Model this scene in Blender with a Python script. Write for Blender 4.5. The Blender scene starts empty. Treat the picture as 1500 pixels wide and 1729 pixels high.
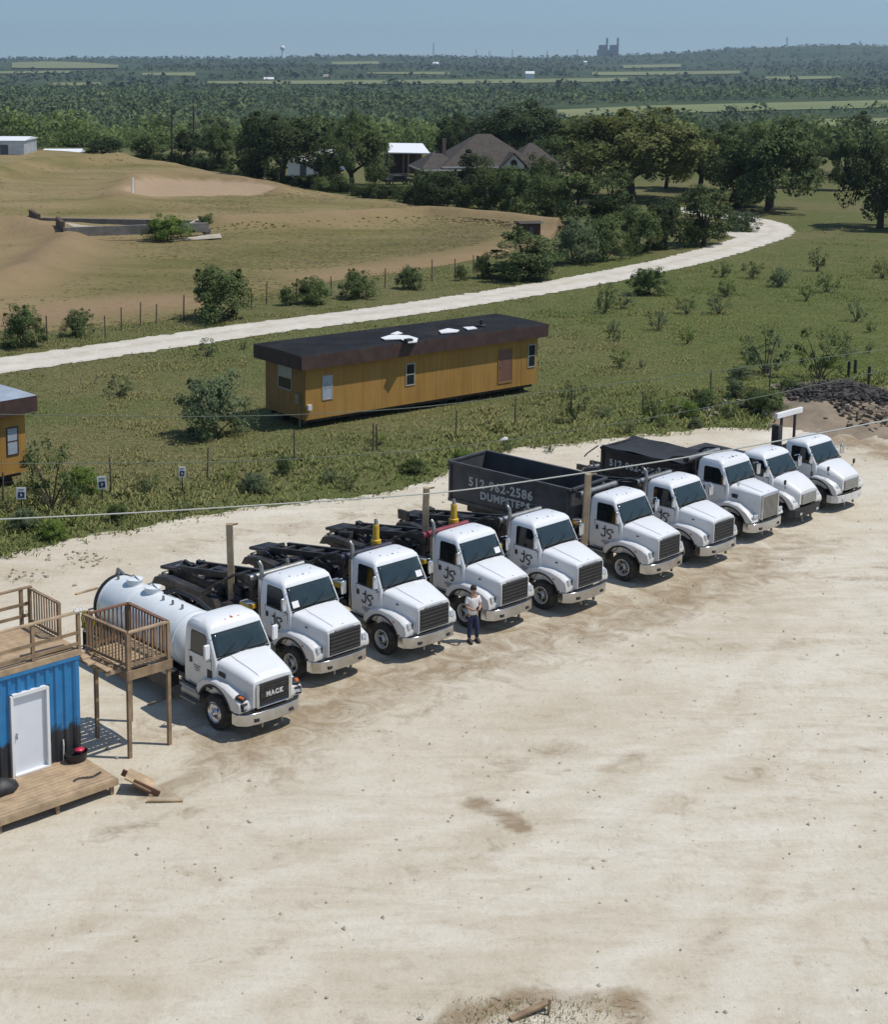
import bpy, bmesh, math, random
import numpy as np
from mathutils import Vector, Matrix, noise as mnoise
R = math.radians
random.seed(7)
scene = bpy.context.scene
col = scene.collection

# ------------------------------------------------------------------ camera
FPX, PITCH, PPX, CAMH, YH = 2630.0, R(10), 520.0, 19.0, 95.0
PPY = YH + FPX * math.tan(PITCH)
cam_d = bpy.data.cameras.new('camera')
cam = bpy.data.objects.new('camera', cam_d); col.objects.link(cam)
cam.location = (0, 0, CAMH); cam.rotation_euler = (R(90) - PITCH, 0, 0)
cam_d.sensor_fit = 'HORIZONTAL'; cam_d.sensor_width = 36
cam_d.lens = FPX / 1500 * 36
cam_d.shift_x = (750 - PPX) / 1500
cam_d.shift_y = -(864.5 - PPY) / 1500
cam_d.clip_start = 0.5; cam_d.clip_end = 30000
scene.camera = cam

# ------------------------------------------------------------------ light
SUN_EL, SUN_AZ = R(62), math.atan2(-0.10, 1.0)      # direction TOWARDS the sun, azimuth from +X
sdir = Vector((math.cos(SUN_EL)*math.cos(SUN_AZ), math.cos(SUN_EL)*math.sin(SUN_AZ), math.sin(SUN_EL)))
sun_d = bpy.data.lights.new('sun', 'SUN'); sun_d.energy = 3.4; sun_d.angle = R(0.5); sun_d.color = (1, 0.95, 0.87)
sun = bpy.data.objects.new('sun', sun_d); col.objects.link(sun)
sun.rotation_euler = sdir.to_track_quat('Z', 'Y').to_euler()
world = bpy.data.worlds.new('World'); scene.world = world; world.use_nodes = True
wn = world.node_tree.nodes; wl = world.node_tree.links
sky = wn.new('ShaderNodeTexSky'); sky.sky_type = 'NISHITA'; sky.sun_disc = False
sky.sun_elevation = SUN_EL; sky.sun_rotation = math.pi/2 - SUN_AZ
sky.air_density = 1.5; sky.dust_density = 0.3; sky.ozone_density = 4.0
_tc = wn.new('ShaderNodeTexCoord'); _mp = wn.new('ShaderNodeMapping'); _mp.inputs['Location'].default_value = (0, 0, .15)   # whole dome lowered a little: no pale band at the horizon
wl.new(_tc.outputs['Generated'], _mp.inputs[0]); wl.new(_mp.outputs[0], sky.inputs[0])
wn['Background'].inputs['Strength'].default_value = 0.088
wl.new(sky.outputs[0], wn['Background'].inputs[0])
scene.view_settings.view_transform = 'Standard'; scene.view_settings.look = 'None'
scene.view_settings.gamma = 1.0; scene.view_settings.exposure = 0.12
scene.cycles.max_bounces = 5; scene.cycles.diffuse_bounces = 2; scene.cycles.glossy_bounces = 3; scene.cycles.volume_bounces = 0

# ------------------------------------------------------------------ helpers
def gp(px, py, z=0.0):
    """ground (height z) point under a picture position of the 1500 x 1729 photograph"""
    r = (px - PPX) / FPX; u = -(py - PPY) / FPX; c, s = math.cos(PITCH), math.sin(PITCH)
    d = Vector((r, c + s*u, -s + c*u)); t = (z - CAMH) / d.z
    return Vector((d.x*t, d.y*t, z))
def hz(px_base, py_top, P):
    """height at which the vertical over ground point P reaches picture row py_top"""
    u = -(py_top - PPY) / FPX; c, s = math.cos(PITCH), math.sin(PITCH)
    return CAMH + P.y / (c + s*u) * (-s + c*u)
def ss(a, b, x):
    t = min(1, max(0, (x-a)/(b-a))); return t*t*(3-2*t)

class NT:
    """small node-graph helper"""
    def __init__(s, m):
        s.m = m; s.n = m.node_tree.nodes; s.l = m.node_tree.links; s.b = s.n['Principled BSDF']
    def add(s, t, **kw):
        n = s.n.new(t)
        for k, v in kw.items():
            if isinstance(v, tuple) and k == 'ins':
                continue
            setattr(n, k, v)
        return n
    def coord(s, scale=(1,1,1), kind='Object', rot=(0,0,0)):
        tc = s.n.new('ShaderNodeTexCoord'); mp = s.n.new('ShaderNodeMapping')
        mp.inputs['Scale'].default_value = scale; mp.inputs['Rotation'].default_value = rot
        s.l.new(tc.outputs[kind], mp.inputs[0]); return mp.outputs[0]
    def noise(s, vec, scale, detail=4, rough=.55, dist=0):
        n = s.n.new('ShaderNodeTexNoise'); n.inputs['Scale'].default_value = scale
        n.inputs['Detail'].default_value = detail; n.inputs['Roughness'].default_value = rough
        n.inputs['Distortion'].default_value = dist
        s.l.new(vec, n.inputs['Vector']); return n.outputs['Fac']
    def ramp(s, fac, stops):
        n = s.n.new('ShaderNodeValToRGB'); e = n.color_ramp.elements
        while len(e) < len(stops): e.new(0.5)
        for el, (p, c) in zip(e, stops):
            el.position = p; el.color = (c, c, c, 1) if isinstance(c, (int, float)) else (*c, 1)
        s.l.new(fac, n.inputs[0]); return n.outputs[0]
    def mix(s, fac, a, b, mode='MIX'):
        n = s.n.new('ShaderNodeMix'); n.data_type = 'RGBA'; n.blend_type = mode
        for sock, v in ((n.inputs[0], fac), (n.inputs[6], a), (n.inputs[7], b)):
            if isinstance(v, (int, float)): sock.default_value = v
            elif isinstance(v, tuple): sock.default_value = (*v, 1)
            else: s.l.new(v, sock)
        return n.outputs[2]
    def math(s, op, a, b=0.0, clamp=False):
        n = s.n.new('ShaderNodeMath'); n.operation = op; n.use_clamp = clamp
        for sock, v in ((n.inputs[0], a), (n.inputs[1], b)):
            if isinstance(v, (int, float)): sock.default_value = v
            else: s.l.new(v, sock)
        return n.outputs[0]
    def attr(s, name):
        n = s.n.new('ShaderNodeAttribute'); n.attribute_name = name; return n.outputs['Fac']
    def bump(s, h, strength=.4, dist=.02):
        n = s.n.new('ShaderNodeBump'); n.inputs['Strength'].default_value = strength
        n.inputs['Distance'].default_value = dist
        s.l.new(h, n.inputs['Height']); s.l.new(n.outputs[0], s.b.inputs['Normal'])
    def base(s, c): s.l.new(c, s.b.inputs['Base Color'])

M = {}
def mat(name, c=(.5,.5,.5), rough=.6, metal=0.0, var=.12, scale=3.0, bump=0.0, dirt=0.0, spec=.5, bscale=None, coat=0):
    m = bpy.data.materials.new(name); m.use_nodes = True; M[name] = m
    t = NT(m); b = t.b
    b.inputs['Roughness'].default_value = rough; b.inputs['Metallic'].default_value = metal
    b.inputs['Specular IOR Level'].default_value = spec
    if coat: b.inputs['Coat Weight'].default_value = coat; b.inputs['Coat Roughness'].default_value = .08
    v = t.coord(); n = t.noise(v, scale, 6, .6)
    lo = tuple(x*(1-var) for x in c); hi = tuple(min(1, x*(1+var)) for x in c)
    cc = t.ramp(n, [(.3, lo), (.7, hi)])
    if dirt:
        d = t.noise(v, scale*.7, 8, .7); f = t.ramp(d, [(.45, 0.0), (.75, dirt)])
        cc = t.mix(f, cc, (.30, .24, .17))
    t.base(cc)
    if bump: t.bump(t.noise(v, bscale or scale*6, 5, .6), bump)
    return m

m = mat('white_paint', (.76,.77,.78), .34, 0, .03, 1.2, coat=.4)
def dusty(m, z0, z1, amt, base_sock=None):
    """road dust caught on the lower panels, streaked"""
    t = NT(m); old = t.b.inputs['Base Color'].links[0].from_socket; v = t.coord(); v2 = t.coord((3, 3, .8)); sp = t.n.new('ShaderNodeSeparateXYZ'); t.l.new(v, sp.inputs[0])
    mr = t.n.new('ShaderNodeMapRange'); mr.inputs['From Min'].default_value = z1; mr.inputs['From Max'].default_value = z0; mr.clamp = True; t.l.new(sp.outputs[2], mr.inputs['Value'])
    n = t.noise(v2, 2.6, 7, .7); f = t.math('MULTIPLY', mr.outputs[0], t.ramp(n, [(.25, .15), (.75, 1.0)])); f = t.math('MULTIPLY', f, amt)
    c = t.mix(f, old, (.46,.40,.31)); g2 = t.ramp(t.noise(v, 3.0, 8, .75), [(.55, 0.0), (.8, .16)]); c = t.mix(g2, c, (.45,.40,.33)); t.base(c)
    r = t.math('ADD', t.math('MULTIPLY', f, .45), .30); t.l.new(r, t.b.inputs['Roughness'])
dusty(m, .7, 1.95, .72)
mat('tank_white', (.72,.76,.78), .35, 0, .05, .8, dirt=.2)
mat('chrome', (.58,.60,.63), .17, 1, .10, 3, dirt=.08)
mat('dull_steel', (.32,.32,.31), .42, .8, .25, 4, dirt=.4)
mat('black_steel', (.022,.022,.026), .5, .2, .4, 3, dirt=.32)
mat('dark_navy', (.02,.022,.05), .45, .2, .3, 3, dirt=.2)
mat('black_plastic', (.02,.02,.022), .55, 0, .3, 4)
mat('rubber', (.022,.021,.02), .85, 0, .3, 6, bump=.3, dirt=.3)
mat('rim_steel', (.62,.62,.60), .4, .55, .15, 6, dirt=.35)
mat('yellow_paint', (.62,.38,.02), .45, 0, .15, 5, dirt=.3)
mat('red_paint', (.20,.022,.04), .45, 0, .25, 4, dirt=.25)
mat('amber_lens', (.55,.12,.02), .3, 0, .1)
mat('lamp_lens', (.55,.58,.60), .12, .3, .2, 14)
mat('grey_box', (.062,.064,.070), .6, .1, .3, 1.6, dirt=.22)
mat('black_box', (.02,.02,.023), .6, .1, .35, 1.6, dirt=.22)
mat('tarp', (.02,.02,.022), .65, 0, .4, 3, bump=.4)
mat('white_letter', (.55,.55,.53), .6, 0, .25, 6, dirt=.3)
mat('logo_black', (.02,.02,.02), .6)
mat('logo_grey', (.25,.26,.28), .6, 0, .4, 30)
mat('emblem_gold', (.35,.36,.38), .3, .8)
mat('wood', (.27,.185,.11), .8, 0, .35, 2.5, bump=.25, bscale=14)
mat('wood_pale', (.40,.29,.18), .85, 0, .28, 2.5, bump=.25, bscale=14)
mat('wood_red', (.19,.095,.055), .8, 0, .3, 2.5, bump=.25)
mat('pole_wood', (.40,.30,.19), .85, 0, .3, 2.5, bump=.25)
mat('door_white', (.72,.75,.80), .45, 0, .03, 2, dirt=.06)
mat('frame_white', (.78,.78,.78), .5, 0, .05, 2, dirt=.1)
def streaky(name, c):
    m = mat(name, c, .78, 0, .12, .5, dirt=.12); t = NT(m); old = t.b.inputs['Base Color'].links[0].from_socket; v = t.coord((5, 5, .35))
    c2 = t.mix(t.ramp(t.noise(v, 1.0, 7, .7), [(.42, 0.0), (.75, .55)]), old, (.17,.095,.035)); c2 = t.mix(t.ramp(t.noise(t.coord((1.2, 1.2, .5)), .6, 5, .6), [(.45, 0.0), (.7, .35)]), c2, (.44,.26,.08)); t.base(c2)
streaky('siding', (.37,.195,.035))
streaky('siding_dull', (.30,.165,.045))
mat('fascia_brown', (.052,.026,.022), .7, 0, .3, 2, dirt=.1)
mat('tar_roof', (.013,.014,.017), .92, 0, .45, .7, bump=.3, bscale=3, dirt=.07, spec=.2)
mat('metal_roof', (.55,.59,.64), .4, .5, .2, 1, dirt=.15)
mat('brown_door', (.17,.08,.055), .6, 0, .15, 2)
mat('window_dark', (.02,.024,.028), .12, 0, .3, 1.5)
mat('window_pale', (.32,.37,.42), .2, 0, .25, 1.5)
mat('window_frame', (.38,.36,.31), .5)
mat('roof_shingle', (.066,.054,.046), .9, 0, .25, 1.5, bump=.4, bscale=5)
mat('brick_wall', (.19,.125,.09), .9, 0, .25, 3)
mat('trim_white', (.62,.60,.56), .6)
mat('white_metal', (.82,.83,.85), .4, 0, .05)
mat('concrete', (.17,.16,.15), .9, 0, .3, 1.2, bump=.3, dirt=.3)
mat('concrete_pale', (.40,.36,.29), .9, 0, .25, .8, dirt=.2)
mat('rust_panel', (.09,.055,.035), .8, 0, .3, 2)
mat('fence_wood', (.13,.10,.075), .9, 0, .3, 3)
mat('wire', (.12,.11,.10), .7, .2)
mat('cable_pale', (.50,.50,.46), .6)
mat('cable_dark', (.22,.24,.17), .6)
mat('bark', (.075,.06,.048), .95, 0, .35, 3, bump=.5)
mat('skin', (.42,.24,.16), .6, 0, .05)
mat('cotton_white', (.72,.70,.68), .9, 0, .06, 8)
mat('denim', (.028,.036,.085), .9, 0, .25, 12)
mat('hair', (.02,.014,.01), .7)
mat('shoe', (.05,.04,.035), .7)
mat('far_grey', (.10,.11,.12), .8)
mat('far_white', (.75,.76,.78), .6)
mat('rubble_dark', (.062,.054,.048), .95, 0, .5, 1.5)
mat('rubble_pale', (.30,.27,.23), .95, 0, .4, 1.5)
mat('dirt_brown', (.235,.185,.13), .95, 0, .3, .8, bump=.6, bscale=2)
mat('pebble', (.42,.37,.29), .95, 0, .35, 1.0)
mat('red_plastic', (.5,.02,.06), .4)
mat('yellow_hose', (.6,.5,.03), .5)
mat('rope_pale', (.6,.58,.54), .8)

def glass_mat(name, c, rough):
    m = mat(name, c, rough, 0, .35, 1.3); m.node_tree.nodes['Principled BSDF'].inputs['Specular IOR Level'].default_value = .7
    return m
glass_mat('cab_glass', (.010,.014,.016), .06)
glass_mat('windscreen_glass', (.020,.034,.038), .07)

def leaf_mat(name, dark, light, tone_attr=False, trans=.35):
    m = bpy.data.materials.new(name); m.use_nodes = True; M[name] = m
    t = NT(m); b = t.b; b.inputs['Roughness'].default_value = .75; b.inputs['Specular IOR Level'].default_value = .2
    geo = t.n.new('ShaderNodeNewGeometry')
    if tone_attr:
        f = t.math('ADD', t.math('MULTIPLY', geo.outputs['Random Per Island'], .35), t.math('MULTIPLY', t.attr('tone'), .65))
    else:
        oi = t.n.new('ShaderNodeObjectInfo')
        f = t.math('ADD', t.math('MULTIPLY', geo.outputs['Random Per Island'], .65), t.math('MULTIPLY', oi.outputs['Random'], .35))
    c = t.ramp(f, [(.05, dark), (.95, light)]); t.base(c)
    tr = t.n.new('ShaderNodeBsdfTranslucent'); t.l.new(c, tr.inputs[0])
    mx = t.n.new('ShaderNodeMixShader'); mx.inputs[0].default_value = trans
    t.l.new(b.outputs[0], mx.inputs[1]); t.l.new(tr.outputs[0], mx.inputs[2])
    t.l.new(mx.outputs[0], t.n['Material Output'].inputs['Surface'])
    return m
leaf_mat('leaf_oak', (0.05, 0.074, 0.026), (0.15, 0.195, 0.072))
leaf_mat('leaf_dark', (0.03, 0.048, 0.02), (0.095, 0.128, 0.05))
leaf_mat('leaf_olive', (0.08, 0.098, 0.03), (0.205, 0.225, 0.075))
leaf_mat('leaf_shrub', (0.065, 0.098, 0.036), (0.185, 0.24, 0.085))
leaf_mat('leaf_grey', (0.09, 0.122, 0.066), (0.22, 0.275, 0.14))
leaf_mat('leaf_bright', (0.095, 0.16, 0.028), (0.235, 0.32, 0.07))
leaf_mat('leaf_wood', (0.048, 0.074, 0.03), (0.205, 0.27, 0.09), True)
leaf_mat('leaf_far', (.026,.046,.026), (.080,.110,.050), True, .15)
leaf_mat('leaf_mid', (0.03, 0.054, 0.024), (0.155, 0.205, 0.076), True, .15)
leaf_mat('grass_blade', (.115,.172,.042), (.33,.285,.13), True, .2)

class MB:
    def __init__(s): s.v = []; s.f = []
    def add(s, vs, fs):
        o = len(s.v); s.v += [tuple(v) for v in vs]; s.f += [tuple(i+o for i in f) for f in fs]; return s
    def box(s, c, d, rz=0, ry=0, rx=0):
        x, y, z = d[0]/2, d[1]/2, d[2]/2
        vs = [Vector(q) for q in ((-x,-y,-z),(x,-y,-z),(x,y,-z),(-x,y,-z),(-x,-y,z),(x,-y,z),(x,y,z),(-x,y,z))]
        if rz or ry or rx:
            m = Matrix.Rotation(rz,3,'Z') @ Matrix.Rotation(ry,3,'Y') @ Matrix.Rotation(rx,3,'X'); vs = [m @ v for v in vs]
        c = Vector(c)
        return s.add([v+c for v in vs], [(0,3,2,1),(4,5,6,7),(0,1,5,4),(1,2,6,5),(2,3,7,6),(3,0,4,7)])
    def bar(s, a, b, w, h, up=(0,0,1)):
        a, b = Vector(a), Vector(b); d = (b-a).normalized(); up = Vector(up)
        if abs(d.dot(up)) > .98: up = Vector((1,0,0))
        sd = d.cross(up).normalized(); u = sd.cross(d)
        vs = []
        for p in (a, b):
            for i, j in ((-1,-1),(1,-1),(1,1),(-1,1)): vs.append(p + sd*(w/2*i) + u*(h/2*j))
        return s.add(vs, [(3,2,1,0),(4,5,6,7),(0,1,5,4),(1,2,6,5),(2,3,7,6),(3,0,4,7)])
    def tube(s, pts, r, n=8, cap=True):
        pts = [Vector(p) for p in pts]; rs = r if isinstance(r, (list, tuple)) else [r]*len(pts)
        rings = []
        d0 = (pts[1]-pts[0]).normalized(); up = Vector((0,0,1)) if abs(d0.z) < .9 else Vector((1,0,0))
        for i, p in enumerate(pts):
            d = (pts[min(i+1,len(pts)-1)] - pts[max(i-1,0)]).normalized()
            sd = d.cross(up)
            if sd.length < 1e-4: sd = d.cross(Vector((0,1,0)))
            sd.normalize(); u = sd.cross(d)
            rings.append([p + (sd*math.cos(k*2*math.pi/n) + u*math.sin(k*2*math.pi/n))*rs[i] for k in range(n)])
        return s.loft(rings, cap)
    def loft(s, rings, cap=True):
        n = len(rings[0]); vs = [v for r in rings for v in r]; fs = []
        for i in range(len(rings)-1):
            for k in range(n):
                a = i*n+k; b = i*n+(k+1) % n; fs.append((a, b, b+n, a+n))
        if cap: fs.append(tuple(range(n-1, -1, -1))); fs.append(tuple((len(rings)-1)*n+k for k in range(n)))
        return s.add(vs, fs)
    def prism(s, poly, fn, a, b):
        """extrude a 2D polygon; fn(u,v,w) -> xyz"""
        n = len(poly); vs = [fn(u, v, a) for u, v in poly] + [fn(u, v, b) for u, v in poly]
        fs = [tuple(range(n-1,-1,-1)), tuple(range(n, 2*n))] + [(i, (i+1) % n, n+(i+1) % n, n+i) for i in range(n)]
        return s.add(vs, fs)
    def lathe(s, prof, fn, n=20, cap=True):
        """prof: (r, h) list closed into a ring; fn(x,y,h)->xyz"""
        rings = [[fn(r*math.cos(k*2*math.pi/n), r*math.sin(k*2*math.pi/n), h) for k in range(n)] for r, h in prof]
        return s.loft(rings, cap)
    def grid(s, pts):
        h = len(pts); w = len(pts[0]); vs = [p for r in pts for p in r]
        return s.add(vs, [(i*w+j, i*w+j+1, (i+1)*w+j+1, (i+1)*w+j) for i in range(h-1) for j in range(w-1)])
    def mesh(s, name, m, smooth=None):
        me = bpy.data.meshes.new(name); me.from_pydata(s.v, [], s.f); me.validate()
        bm = bmesh.new(); bm.from_mesh(me); bmesh.ops.recalc_face_normals(bm, faces=bm.faces); bm.to_mesh(me); bm.free()
        if m: me.materials.append(M[m])
        if smooth:
            for p in me.polygons: p.use_smooth = True
            me.set_sharp_from_angle(angle=R(smooth))
        return me
    def build(s, name, m, parent=None, smooth=None, bevel=0):
        o = bpy.data.objects.new(name, s.mesh(name, m, smooth)); col.objects.link(o)
        if parent: o.parent = parent
        if bevel:
            bv = o.modifiers.new('bevel', 'BEVEL'); bv.width = bevel; bv.segments = 2; bv.limit_method = 'ANGLE'; bv.angle_limit = R(35)
        return o

def tag(o, label=None, cat=None, group=None, kind=None):
    if label: o['label'] = label
    if cat: o['category'] = cat
    if group: o['group'] = group
    if kind: o['kind'] = kind
    return o
def empty(name, loc, rz=0, label=None, cat=None, group=None):
    o = bpy.data.objects.new(name, None); col.objects.link(o); o.empty_display_size = .3
    o.location = loc; o.rotation_euler = (0, 0, rz)
    return tag(o, label, cat, group)
def share(name, me, parent, loc=(0,0,0), rot=(0,0,0), sc=(1,1,1)):
    o = bpy.data.objects.new(name, me); col.objects.link(o); o.parent = parent
    o.location = loc; o.rotation_euler = rot; o.scale = sc
    return o
def quads_mesh(name, V, m, tone=None, N=None):
    """V: (N,4,3) array of separate quads"""
    n = len(V); me = bpy.data.meshes.new(name)
    me.vertices.add(n*4); me.vertices.foreach_set('co', V.reshape(-1).astype(np.float32))
    me.loops.add(n*4); me.loops.foreach_set('vertex_index', np.arange(n*4, dtype=np.int32))
    me.polygons.add(n); me.polygons.foreach_set('loop_start', np.arange(0, n*4, 4, dtype=np.int32))
    me.update(calc_edges=True)
    if tone is not None:
        a = me.attributes.new('tone', 'FLOAT', 'FACE'); a.data.foreach_set('value', tone.astype(np.float32))
    if N is not None:
        me.polygons.foreach_set('use_smooth', np.ones(n, bool))
        N = N/np.maximum(1e-6, np.linalg.norm(N, axis=-1, keepdims=True)); me.normals_split_custom_set_from_vertices(N.reshape(-1, 3).tolist())
    me.materials.append(M[m]); return me
def text_mesh(body, size, m, extrude=.006, bold=.012, space=1.0):
    cu = bpy.data.curves.new('lettering', 'FONT'); cu.body = body; cu.size = size; cu.extrude = extrude; cu.offset = bold
    cu.align_x = 'CENTER'; cu.align_y = 'CENTER'; cu.space_character = space; cu.resolution_u = 3
    o = bpy.data.objects.new('lettering', cu); col.objects.link(o)
    dg = bpy.context.evaluated_depsgraph_get(); me = bpy.data.meshes.new_from_object(o.evaluated_get(dg))
    bpy.data.objects.remove(o); me.materials.clear(); me.materials.append(M[m]); return me
HAZE = 0.8e-4
# ------------------------------------------------------------------ terrain
rng = np.random.default_rng(11)
def sst(a, b, x):
    t = np.clip((x-a)/(b-a), 0, 1); return t*t*(3-2*t)
def tz(x, y):
    """terrain height: flat yard and meadow, a broad valley, then rising land and ridges"""
    x = np.asarray(x, float); y = np.asarray(y, float)
    z = -21*sst(285, 640, y + .22*x)
    z = z + 17*sst(1900, 5200, y)
    r = np.exp(-((y-5600)/900)**2)
    z = z + r*(17 + 4*np.sin(x/310+.6) + 3*np.sin(x/133) + 36*sst(850, 1700, x)*(1+.10*np.sin(x/210)+.05*np.sin(x/57)))
    z = z + 6*np.exp(-((y-3300)/420)**2)*(1+np.sin(x/240+2))*.7
    return z
def gpt(px, py):
    """point of the terrain under a picture position (marching along the view ray)"""
    r = (px - PPX) / FPX; u = -(py - PPY) / FPX; c, s = math.cos(PITCH), math.sin(PITCH)
    d = Vector((r, c + s*u, -s + c*u)); t = 20.0
    while t < 7000:
        p = d*t
        if p.z + CAMH < float(tz(p.x, p.y)): break
        t *= 1.003
    return Vector((d.x*t, d.y*t, float(tz(d.x*t, d.y*t))))
def interp_px(pts, n):
    """resample a polyline evenly"""
    P = np.array([tuple(p) for p in pts], float); L = np.r_[0, np.cumsum(np.linalg.norm(np.diff(P, axis=0), axis=1))]
    t = np.linspace(0, L[-1], n); return np.stack([np.interp(t, L, P[:, k]) for k in range(P.shape[1])], 1)
def grid_obj(name, P, m, smooth=True, attrs=None, parent=None):
    """P: (h,w,3) grid of points"""
    h, w, _ = P.shape; me = bpy.data.meshes.new(name)
    idx = np.arange(h*w).reshape(h, w)
    q = np.stack([idx[:-1,:-1], idx[:-1,1:], idx[1:,1:], idx[1:,:-1]], -1).reshape(-1, 4)
    me.vertices.add(h*w); me.vertices.foreach_set('co', P.reshape(-1).astype(np.float32))
    me.loops.add(len(q)*4); me.loops.foreach_set('vertex_index', q.reshape(-1).astype(np.int32))
    me.polygons.add(len(q)); me.polygons.foreach_set('loop_start', np.arange(0, len(q)*4, 4, dtype=np.int32))
    me.update(calc_edges=True)
    if smooth: me.polygons.foreach_set('use_smooth', np.ones(len(q), bool))
    bm = bmesh.new(); bm.from_mesh(me)
    if sum(f.normal.z for f in bm.faces) < 0: bmesh.ops.reverse_faces(bm, faces=bm.faces)
    bm.to_mesh(me); bm.free()
    for k, a in (attrs or {}).items():
        at = me.attributes.new(k, 'FLOAT', 'POINT'); at.data.foreach_set('value', a.reshape(-1).astype(np.float32))
    me.materials.append(M[m]); o = bpy.data.objects.new(name, me); col.objects.link(o)
    if parent: o.parent = parent
    return o
def vnoise(x, y, sc, seed=0):
    return np.array([mnoise.noise(Vector((a*sc+seed*17.3, b*sc-seed*9.1, seed*3.7))) for a, b in zip(np.ravel(x), np.ravel(y))]).reshape(np.shape(x))

# meadow material
m = bpy.data.materials.new('meadow'); m.use_nodes = True; M['meadow'] = m; t = NT(m)
v = t.coord(); n1 = t.noise(v, .055, 6, .62, .4); n2 = t.noise(v, .6, 6, .7); n3 = t.noise(v, 3.2, 4, .7)
c1 = t.ramp(n1, [(.36, (.108,.140,.040)), (.47, (.150,.160,.056)), (.57, (.20,.178,.082)), (.68, (.22,.175,.095))])
c2 = t.ramp(n2, [(.35, (.095,.118,.036)), (.7, (.215,.19,.10))])
cc = t.mix(.5, c1, c2); cc = t.mix(t.attr('lush'), cc, t.ramp(n2, [(.3, (.085,.120,.028)), (.7, (.150,.172,.052))]))
cc = t.mix(t.ramp(n3, [(.35, .5), (.6, 0.0)]), cc, (.035,.042,.016)); cc = t.mix(t.attr('far'), cc, t.ramp(t.noise(v, .004, 6, .7), [(.4, (.034,.056,.026)), (.6, (.066,.090,.040))]))
t.base(cc); t.b.inputs['Roughness'].default_value = .95; t.b.inputs['Specular IOR Level'].default_value = .1; t.bump(t.noise(v, 2.2, 6, .7), .8, .25)

ys = np.r_[np.arange(-120, 20, 14), np.arange(20, 330, 3.0), np.geomspace(330, 7600, 110)]
us = np.linspace(-1, 1, 150)
X = us[None, :]*(130 + .62*np.maximum(ys, 0))[:, None] + .12*np.maximum(ys, 0)[:, None]; Y = np.repeat(ys[:, None], len(us), 1)
lush = sst(8, 30, X)*sst(170, 120, Y)*.75 + .65*np.exp(-((Y - np.interp(X, [-12, 3, 8, 20, 30], [61, 65, 72, 82, 92]))/5.0)**2)
ground = grid_obj('ground', np.stack([X, Y, tz(X, Y)], -1), 'meadow', attrs={'far': sst(300, 420, Y+.22*X), 'lush': np.clip(lush, 0, 1)})
tag(ground, kind='structure')

# ---- caliche yard
YB = [(-170,995),(-60,957),(0,941),(60,925),(150,905),(270,885),(400,862),(520,848),(640,835),(720,812),(790,780),(880,757),(1000,745),(1060,737),(1200,722),(1290,722),(1335,695),(1380,702),(1430,690),(1500,690),(1600,690),(1800,700)]
yb = np.array([gp(*p)[:2] for p in YB]); o_ = np.argsort(yb[:, 0]); yb = yb[o_]
def yard_edge(x):
    x = np.asarray(x, float)
    return np.interp(x, yb[:, 0], yb[:, 1]) + .55*vnoise(x, x*0, .5, 1) + .3*vnoise(x, x*0, 1.6, 2) + .15*vnoise(x, x*0, 4.5, 3)
m = bpy.data.materials.new('caliche'); m.use_nodes = True; M['caliche'] = m; t = NT(m)
v = t.coord(); va = t.coord((.25, 1.0, 1), rot=(0, 0, R(-28))); vb = t.coord((1.0, .22, 1), rot=(0, 0, R(30)))
n1 = t.noise(v, .12, 7, .62, .6); n2 = t.noise(v, 1.1, 8, .72); n3 = t.noise(va, .8, 7, .66, 1.2); n4 = t.noise(v, 9, 5, .75); n5 = t.noise(vb, 1.5, 6, .7, .6)
c = t.ramp(n1, [(.32, (.48,.41,.30)), (.5, (.585,.525,.415)), (.68, (.64,.595,.50))])
c = t.mix(.42, c, t.ramp(n3, [(.34, (.45,.375,.265)), (.52, (.60,.54,.43)), (.7, (.66,.62,.53))]))
c = t.mix(t.ramp(n2, [(.5, 0.0), (.75, .45)]), c, (.40,.32,.215))
c = t.mix(t.ramp(n5, [(.55, 0.0), (.72, .3)]), c, (.70,.645,.54))
dn = t.math('ADD', t.attr('dirt'), t.math('MULTIPLY', t.math('SUBTRACT', t.noise(v, .9, 7, .72, 1.0), .5), 1.5))
c = t.mix(t.ramp(dn, [(.28, 0.0), (.70, .85)]), c, (.27,.195,.115))
pn = t.math('ADD', t.attr('pale'), t.math('MULTIPLY', t.math('SUBTRACT', t.noise(va, 1.6, 7, .72, .7), .5), 1.4))
c = t.mix(t.ramp(pn, [(.35, 0.0), (.85, .75)]), c, (.72,.67,.575))
c = t.mix(t.ramp(n4, [(.34, .28), (.46, 0.0)]), c, (.30,.24,.165)); c = t.mix(t.ramp(t.noise(v, 22, 3, .7), [(.6, 0.0), (.72, .25)]), c, (.70,.65,.56))
t.base(c); t.b.inputs['Roughness'].default_value = .95; t.b.inputs['Specular IOR Level'].default_value = .15
t.bump(t.math('ADD', t.noise(v, 5, 8, .75), t.math('MULTIPLY', n3, 1.2)), .55, .09)
xs = np.arange(-20, 44, .22); rows = 230
ye = yard_edge(xs); tt = np.linspace(0, 1, rows)
Y = 14 + (ye[None, :]-14)*tt[:, None]; X = np.repeat(xs[None, :], rows, 0)
def seg_d(X, Y, a, b):
    ax, ay = a; bx, by = b; L = (bx-ax)**2+(by-ay)**2+1e-9
    k = np.clip(((X-ax)*(bx-ax)+(Y-ay)*(by-ay))/L, 0, 1); return np.hypot(X-ax-k*(bx-ax), Y-ay-k*(by-ay))
dirt = np.zeros_like(X)
def stroke(pts, w, a, arr):
    q = [gp(*p)[:2] for p in pts]
    d = np.min([seg_d(X, Y, q[i], q[i+1]) for i in range(len(q)-1)], 0) if len(q) > 1 else np.hypot(X-q[0][0], Y-q[0][1])
    return np.maximum(arr, a*np.exp(-(d/w)**2))
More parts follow.
